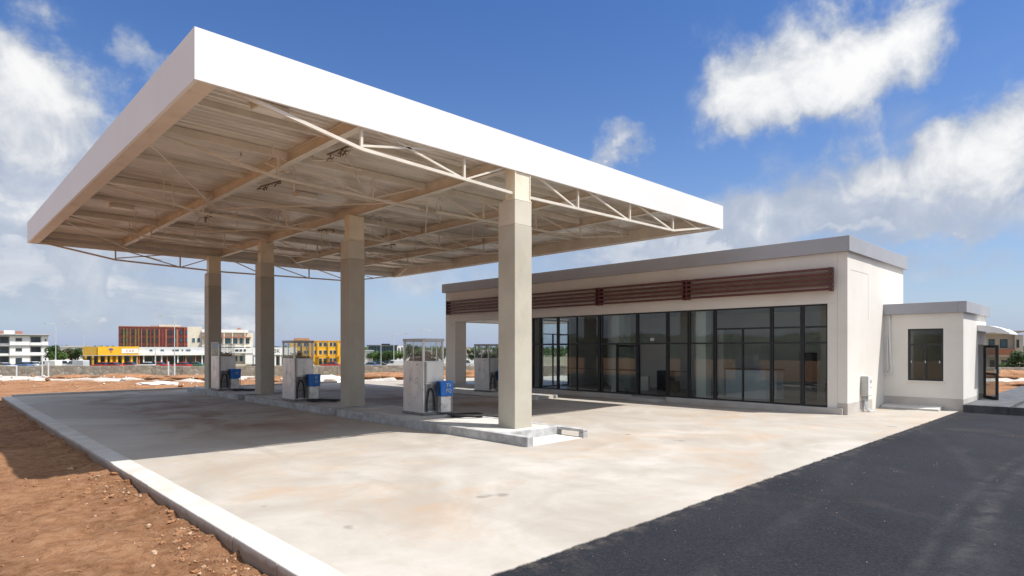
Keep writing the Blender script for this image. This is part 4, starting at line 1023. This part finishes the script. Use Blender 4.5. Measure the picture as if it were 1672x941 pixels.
lamp(705, 150, 540, (-1,), 'street lamp rising above the nearest pump'); lamp(137, 190, 549, (), 'bare mast above the ochre side of the yellow shop'); lamp(763, 250, 553, (), 'thin bare mast beside the portico pillar')
lamp(445, 240, 540, (-1, 1), 'tall lattice coloured mast behind the white shop'); lamp(254, 128, 566, (), 'short white pole in front of the white shop row')

# ---- trees
def crown_mesh(name, mt, n, seed, rx, rz, leaf):
    rr = random.Random(seed); m = MB()
    cl = [(Vector((rr.gauss(0,.45)*rx, rr.gauss(0,.45)*rx, rr.uniform(-.75,.8)*rz)), rr.uniform(.3,.55)*rx) for _ in range(13)]
    for i in range(n):
        c, r_ = rr.choice(cl); dv = Vector((rr.gauss(0,1), rr.gauss(0,1), rr.gauss(0,1))).normalized()
        p_ = c + dv*r_*rr.uniform(.55,1.05)
        a = Vector((rr.gauss(0,1), rr.gauss(0,1), rr.gauss(0,.6))).normalized()*leaf*rr.uniform(.6,1.3); b_ = a.cross(dv).normalized()*leaf*rr.uniform(.4,.8)
        m.add([p_-a*.5, p_-b_*.5, p_+a*.5, p_+b_*.5], [(0,1,2,3)])
    return m
def tree_proto(mt, seed, h, rx):
    e = empty('tree', (0,0,0)); tag(e, 'tree', 'tree')
    m = MB(); m.tube([(0,0,-.2), (.1,0,h*.3), (.05,.1,h*.6)], [.22,.16,.08], 7)
    rr = random.Random(seed)
    for i in range(5):
        a = rr.uniform(0,6.3); m.tube([(.08,.03,h*.35+.1*i), (math.cos(a)*rx*.5, math.sin(a)*rx*.5, h*.62+.1*i)], [.09,.03], 5)
    m.build('trunk', M['trunk'], e)
    c = crown_mesh('crown', mt, 1500, seed, rx, h*.34, .42).build('crown', M[mt], e); c.location.z = h*.64
    return e
T = [tree_proto('leaf_dark', 1, 5.5, 2.2), tree_proto('leaf_mid', 2, 4.6, 2.1), tree_proto('leaf_dry', 3, 4.2, 1.8)]
used = [False]*3
def tree(px, d, kind, s, label, base=GZ):
    o = T[kind] if not used[kind] else copy_tree(T[kind]); used[kind] = True
    p_ = far(px, d); o.location = (p_.x, p_.y, base); o.rotation_euler = (0,0,random.uniform(0,6)); o.scale = (s, s, s*random.uniform(.85,1.1))
    tag(o, label, 'tree', 'trees of the town')
for px, d, k_, s, lb in ((86, 172, 0, 1.0, 'dark tree just right of the white apartments'), (95, 168, 1, .8, 'green tree behind the white van'), (104, 176, 2, 1.15, 'brown dry tree behind the vans'), (116, 180, 2, 1.1, 'dry tree between van and yellow shop'), (126, 178, 0, .9, 'dark tree touching the ochre shop side'),
        (606, 178, 1, .9, 'green tree at the left corner of the dark glass office'), (616, 176, 1, .85, 'green tree in front of the dark glass office near its left corner'), (630, 174, 0, .8, 'dark tree before the middle of the glass office'), (641, 176, 1, .85, 'green tree before the right half of the glass office'), (653, 178, 1, .95, 'green tree before the white end block of the office'),
        (672, 182, 0, 1.0, 'dark tree behind the left pane of the nearest pump'), (684, 180, 1, 1.1, 'green tree behind the glass of the nearest pump'), (699, 176, 2, 1.0, 'grey green tree behind the nearest pump corner'), (714, 180, 1, 1.1, 'green tree behind the right pane of the nearest pump'), (722, 185, 0, 1.0, 'dark tree left of the portico pillar'),
        (752, 182, 1, .9, 'green tree right of the portico pillar'), (775, 184, 0, .85, 'dark tree left of the portico pump'), (800, 180, 1, .95, 'green tree behind the portico pump'), (815, 182, 0, 1.0, 'dark tree beside the front column')):
    tree(px, d, k_, s, lb)
tree(1668, 66, 0, .62, 'dark leafy tree at the right edge beside the beige house', -2.0); tree(1642, 68, 1, .33, 'small round green shrub below the beige house', -1.4)

# ---- vehicles
def make_car(name, body, h=1.45, l=4.2, van=False):
    e = empty(name); m = MB(); w = .84
    if van: prof = [(-l/2,.35), (l/2,.35), (l/2,.95), (l/2-.5,1.15), (l/2-1.0,1.9), (-l/2+.1,1.95), (-l/2,1.8)]
    else: prof = [(-l/2,.35), (l/2,.35), (l/2,.72), (l/2-.15,.84), (l/2-1.1,.92), (-l/2+.7,.95), (-l/2+.05,.92), (-l/2,.6)]
    m.prism(prof, -w, w); m.build('body', body, e, bevel=.06)
    g = MB()
    if van: g.prism([(l/2-1.75,1.22), (l/2-.62,1.22), (l/2-.98,1.78), (l/2-1.75,1.78)], -w-.012, w+.012); g.build('window', M['farglass'], e)
    else:
        g.prism([(l/2-1.15,.93), (l/2-1.85,1.36), (-l/2+1.15,1.38), (-l/2+.5,.96)], -w+.1, w-.1); g.build('window', M['farglass'], e)
        r_ = MB(); r_.prism([(l/2-1.86,1.37), (l/2-1.95,1.45), (-l/2+1.2,1.46), (-l/2+1.13,1.39)], -w+.09, w-.09); r_.build('roof', body, e, bevel=.03)
    for x in (-l/2+.8, l/2-.8):
        for y in (-w+.08, w-.08):
            t_ = MB(); t_.tube([(x, y-.1, .33), (x, y+.1, .33)], .33, 14); t_.build('wheel', M['rubber'], e)
    return e
paint = lambda n, c: plain(n, c, .3)
cars = [(8, 140, 'silver', (.45,.47,.5), False, 'silver car parked below the left end of the white apartments'), (35, 148, 'blue', (.10,.16,.32), False, 'blue car parked in front of the white apartments middle'), (52, 150, 'white', (.72,.72,.72), False, 'white car parked at the right half of the white apartments'),
        (81, 138, 'white', (.72,.72,.72), True, 'white van parked at the right corner of the white apartments'), (103, 142, 'white', (.72,.72,.72), True, 'white van parked in front of the dry trees'), (126, 140, 'silver', (.45,.47,.5), True, 'silver van parked beside the ochre shop side'),
        (165, 146, 'red', (.38,.03,.03), False, 'red car parked before the ochre corner of the yellow shop'), (188, 145, 'red', (.38,.03,.03), False, 'red car parked before the middle of the yellow shop'), (214, 148, 'maroon', (.2,.03,.04), False, 'maroon car parked under the white sign of the yellow shop'),
        (238, 146, 'white', (.72,.72,.72), False, 'white car parked at the left end of the white shop row'), (262, 147, 'red', (.38,.03,.03), False, 'red car parked before the white shop row beside the short pole'), (296, 146, 'red', (.38,.03,.03), False, 'red car parked right of the tall single arm lamp'), (316, 148, 'green', (.05,.14,.08), False, 'green car parked at the right end of the white shop row'),
        (428, 150, 'black', (.02,.02,.025), False, 'black car parked in front of the small white shop'), (496, 150, 'white', (.72,.72,.72), False, 'white car parked at the left of the yellow building'), (540, 150, 'red', (.38,.03,.03), False, 'red car parked before the yellow building'),
        (604, 146, 'blue', (.10,.16,.32), False, 'blue car parked beside the white kiosk'), (623, 148, 'black', (.02,.02,.025), False, 'black car parked before the trees of the glass office'), (648, 145, 'white', (.72,.72,.72), True, 'white van parked before the office end block'), (796, 150, 'white', (.72,.72,.72), False, 'white car parked behind the portico pump'), (757, 150, 'silver', (.45,.47,.5), True, 'silver van parked right of the portico pillar')]
protos = {}
for px, d, cn, c_, vn, lb in cars:
    key = (cn, vn)
    if key not in protos: o = protos[key] = make_car('parked_van' if vn else 'parked_car', paint('paint_'+cn, c_), van=vn)
    else: o = copy_tree(protos[key])
    p_ = far(px, d); zz = 1.8 - (598.5-568)*d/FPX + .25
    o.location = (p_.x, p_.y, min(terrain_z(p_.x, p_.y), GZ)+.02); o.rotation_euler = (0,0,RZ + random.choice((0, math.pi)) + random.uniform(-.15,.15))
    s = 1.0; o.scale = (1.1, 1.1, 1.1)
    tag(o, lb, 'van' if vn else 'car', 'vehicles parked along the town road')

# far woods and the wood across the road behind the viewpoint (reflected in the shop glass)
def wood(name, label, specs, mt, n, leaf, seed, base):
    rr = random.Random(seed); m = MB()
    for (q0, q1, r0, r1, hmin, hmax) in specs:
        for i in range(n):
            q = rr.uniform(q0, q1); r = rr.uniform(r0, r1)
            hl = hmin + (hmax-hmin)*(.5+.5*mnoise.noise(Vector((r*.05, q*.05, seed))))
            p_ = at(q, r, base + hl*rr.uniform(0,1)**.7)
            a = Vector((rr.gauss(0,1), rr.gauss(0,1), rr.gauss(0,1))).normalized(); b_ = a.orthogonal().normalized()
            s = leaf*rr.uniform(.6,1.4); m.add([p_-a*s*.5, p_-b_*s*.35, p_+a*s*.5, p_+b_*s*.35], [(0,1,2,3)])
    tag(m.build(name, M[mt]), label, 'woodland', kind='stuff')
wood('distant_woodland', 'dark distant woodland along the horizon behind the town', [(330, 420, -330, 40, 3, 6.5), (330, 420, 260, 420, 3, 6)], 'leaf_dark', 5200, 3.2, 4, GZ)
# trees facing the shop front, outside the picture to the left but mirrored in its panes
def wood_xy(x0, x1, y0, y1, n, leaf, seed):
    rr = random.Random(seed); m = MB()
    for i in range(n):
        y = rr.uniform(y0, y1); x = rr.uniform(x0, x1); hl = 2.2+3.4*(.5+.5*mnoise.noise(Vector((y*.09, x*.04, seed))))
        p_ = Vector((x, y, -.1 + hl*rr.uniform(.05,1)))
        a = Vector((rr.gauss(0,1), rr.gauss(0,1), rr.gauss(0,1))).normalized(); b_ = a.orthogonal().normalized(); s = leaf*rr.uniform(.6,1.4)
        m.add([p_-a*s*.5, p_-b_*s*.35, p_+a*s*.5, p_+b_*s*.35], [(0,1,2,3)])
    tag(m.build('woodland', M['leaf_dark']), 'dark wood across the open ground, mirrored in the shop windows', 'woodland', kind='stuff')
wood_xy(-72, -60, 20, 130, 12000, 1.3, 6)

# ------------------------------------------------------------------ sky, sun, camera
S = Vector((.25, -.47, 1.0)).normalized()
sun = bpy.data.lights.new('sun', 'SUN'); sun.energy = 5.0; sun.angle = R(.53); sun.color = (1.0, .955, .89)
so = bpy.data.objects.new('sun', sun); COL.objects.link(so); so.rotation_euler = S.to_track_quat('Z', 'Y').to_euler(); so.location = S*60
w = bpy.data.worlds.new('World'); scene.world = w; w.use_nodes = True
nt = w.node_tree; k = NB(nt); bg = nt.nodes['Background']
sky = k.n('ShaderNodeTexSky', sky_type='NISHITA'); sky.sun_disc = False
sky.sun_elevation = math.asin(S.z); sky.sun_rotation = math.atan2(S.x, S.y); sky.air_density = 1.0; sky.dust_density = .35; sky.ozone_density = 2.5; sky.altitude = 0
SKYS = .10
hs = k.n('ShaderNodeHueSaturation'); hs.inputs['Hue'].default_value = .511; hs.inputs['Saturation'].default_value = 1.28; hs.inputs['Value'].default_value = 1.14; k.link(sky.outputs[0], hs.inputs['Color'])
dirv = k.coord('Generated')
# azimuth / elevation of the direction, measured from the forecourt's diagonal
mp = k.mapping(dirv, rot=(0,0,-RZ))       # x = right, y = forward
sp = k.n('ShaderNodeSeparateXYZ'); k.link(mp, sp.inputs[0])
az = k.math('ARCTAN2', sp.outputs[0], sp.outputs[1]); el = k.math('ARCSINE', sp.outputs[2])
def azel(px, py):
    x, z = (px-CX)/FPX, (YH-py)/FPX
    return math.atan(x), math.atan2(z, math.sqrt(1+x*x))
warp = k.n('ShaderNodeTexNoise'); k.link(dirv, warp.inputs['Vector']); warp.inputs['Scale'].default_value = 7.0; warp.inputs['Detail'].default_value = 7; warp.inputs['Roughness'].default_value = .6
wsep = k.n('ShaderNodeSeparateXYZ'); k.link(warp.outputs['Color'], wsep.inputs[0])
azw = k.math('ADD', az, k.math('MULTIPLY', k.math('SUBTRACT', wsep.outputs[0], .5), .26))
elw = k.math('ADD', el, k.math('MULTIPLY', k.math('SUBTRACT', wsep.outputs[1], .5), .20))
def blob(px, py, rx, ry, amp, rot=0.0):
    a, e_ = azel(px, py); a1, _ = azel(px+rx, py); _, e1 = azel(px, py-ry)
    sx, sy = abs(a1-a), abs(e1-e_)
    da = k.math('SUBTRACT', azw, a); de = k.math('SUBTRACT', elw, e_)
    c_, s_ = math.cos(rot), math.sin(rot)
    ua = k.math('DIVIDE', k.math('ADD', k.math('MULTIPLY', da, c_), k.math('MULTIPLY', de, s_)), sx)
    ub = k.math('DIVIDE', k.math('SUBTRACT', k.math('MULTIPLY', de, c_), k.math('MULTIPLY', da, s_)), sy)
    r2 = k.math('ADD', k.math('MULTIPLY', ua, ua), k.math('MULTIPLY', ub, ub))
    return k.math('MULTIPLY', k.math('EXPONENT', k.math('MULTIPLY', r2, -1.0)), amp)
def total(lst):
    t_ = None
    for a in lst:
        b_ = blob(*a); t_ = b_ if t_ is None else k.math('ADD', t_, b_)
    return t_
solid = total([(1255, 115, 140, 90, 1.05), (1400, 95, 140, 80, .95, .25), (1490, 35, 90, 65, .85), (1250, 180, 115, 40, .55), (1185, 150, 60, 45, .4),
               (1600, 255, 170, 90, 1.0, .3), (1440, 285, 130, 55, .65, .2), (1375, 255, 50, 45, .55), (1665, 190, 80, 70, .7), (1240, 350, 110, 40, .42, .15),
               (40, 215, 190, 105, 1.0, -.4), (5, 75, 75, 75, .75), (125, 160, 125, 60, .6, -.5), (60, 300, 170, 60, .4)])
thin = total([(1260, 355, 210, 62, .85, .2), (1090, 400, 200, 40, .8, .1), (1500, 345, 210, 50, .8, .1), (1510, 398, 120, 20, .5, .15), (1010, 252, 36, 22, .6), (215, 85, 30, 38, .5), (60, 320, 230, 110, .9), (150, 420, 290, 60, .7), (650, 430, 220, 46, .65), (1560, 450, 180, 26, .45, .1), (1580, 200, 190, 120, .35), (300, 500, 300, 40, .4)])
n1 = k.noise(dirv, 9.0, 12, .56, .5)
n2 = k.noise(k.mapping(dirv, loc=(3,1,2)), 22.0, 8, .6, .6)
n3 = k.noise(k.mapping(dirv, (1,1,2.6), loc=(7,1,2)), 3.2, 10, .6, .5)
dens = k.math('ADD', solid, k.math('ADD', k.math('MULTIPLY', k.math('SUBTRACT', n1, .5), 2.0), k.math('MULTIPLY', k.math('SUBTRACT', n2, .5), .55)))
msolid = k.math('MULTIPLY', k.ramp(dens, .10, .95), k.ramp(solid, .03, .26))
dthin = k.math('ADD', thin, k.math('MULTIPLY', k.math('SUBTRACT', n3, .5), 1.4))
mthin = k.math('MULTIPLY', k.math('MULTIPLY', k.ramp(dthin, -.05, .80), k.ramp(thin, .03, .25)), .9)
# rest of the sky: near-overcast clouds out of view, added as neutral fill
front = k.ramp(k.math('ABSOLUTE', az), .80, 1.0)
n4 = k.noise(k.mapping(dirv, (1,1,2.0), loc=(2,5,1)), 3.4, 10, .6, .3)
front = k.math('MAXIMUM', front, k.ramp(el, .62, .8))
mback = k.math('MULTIPLY', k.math('MULTIPLY', k.ramp(n4, .30, .50), front), k.ramp(el, .0, .12))
msk = k.math('MAXIMUM', k.math('MAXIMUM', msolid, mthin), mback)
# cloud brightness: crisp white tops, softly grey undersides
lum = k.math('ADD', k.ramp(dens, .3, 2.3, .56, 1.0), k.math('ADD', k.math('MULTIPLY', k.math('SUBTRACT', n2, .5), .3), k.math('MULTIPLY', k.math('SUBTRACT', n1, .5), .5)))
lum = k.math('MAXIMUM', lum, k.math('MULTIPLY', k.math('MULTIPLY', mthin, k.ramp(dens, .5, 0)), k.ramp(n3, .3, .75, .66, .98)))
cl = k.mix(k.ramp(lum, .45, 1.0), (.44,.50,.61), (.97,.97,.97))
clb = k.n('ShaderNodeVectorMath', operation='SCALE'); k.link(cl, clb.inputs[0]); dt = k.n('ShaderNodeVectorMath', operation='DOT_PRODUCT'); k.link(dirv, dt.inputs[0]); dt.inputs[1].default_value = tuple(S)
glow = k.math('POWER', k.math('MAXIMUM', dt.outputs['Value'], 0.0), 5.0)      # clouds scatter more near the sun; strengthened out of view to add fill
k.link(k.math('MULTIPLY', k.math('ADD', k.math('MULTIPLY', glow, 2.4), 1.0), .80/SKYS), clb.inputs['Scale'])
haze = k.math('MULTIPLY', k.math('EXPONENT', k.math('MULTIPLY', k.math('MAXIMUM', el, 0.0), -6.5)), .93)
hz = k.mix(haze, hs.outputs[0], tuple(c_/SKYS for c_ in (.305,.375,.555)))
fin = k.mix(msk, hz, clb.outputs[0])
k.link(fin, bg.inputs['Color']); bg.inputs['Strength'].default_value = SKYS

cam = bpy.data.cameras.new('camera'); co = bpy.data.objects.new('camera', cam); COL.objects.link(co)
co.location = (0, 0, CAMH); co.rotation_euler = (R(90), 0, RZ)
cam.sensor_width = 36; cam.lens = 36*FPX/1672; cam.shift_y = (568-470.5)/1672; cam.clip_start = .1; cam.clip_end = 8000
scene.camera = co
vs_ = scene.view_settings; vs_.view_transform = 'Standard'; vs_.look = 'None'; vs_.gamma = 1; vs_.exposure = .30; vs_.use_curve_mapping = False
scene.render.engine = 'CYCLES'
cy = scene.cycles; cy.max_bounces = 8; cy.diffuse_bounces = 4; cy.glossy_bounces = 3; cy.transmission_bounces = 4; cy.transparent_max_bounces = 12
cy.use_denoising = True; cy.sample_clamp_indirect = 6; cy.caustics_reflective = False; cy.caustics_refractive = False
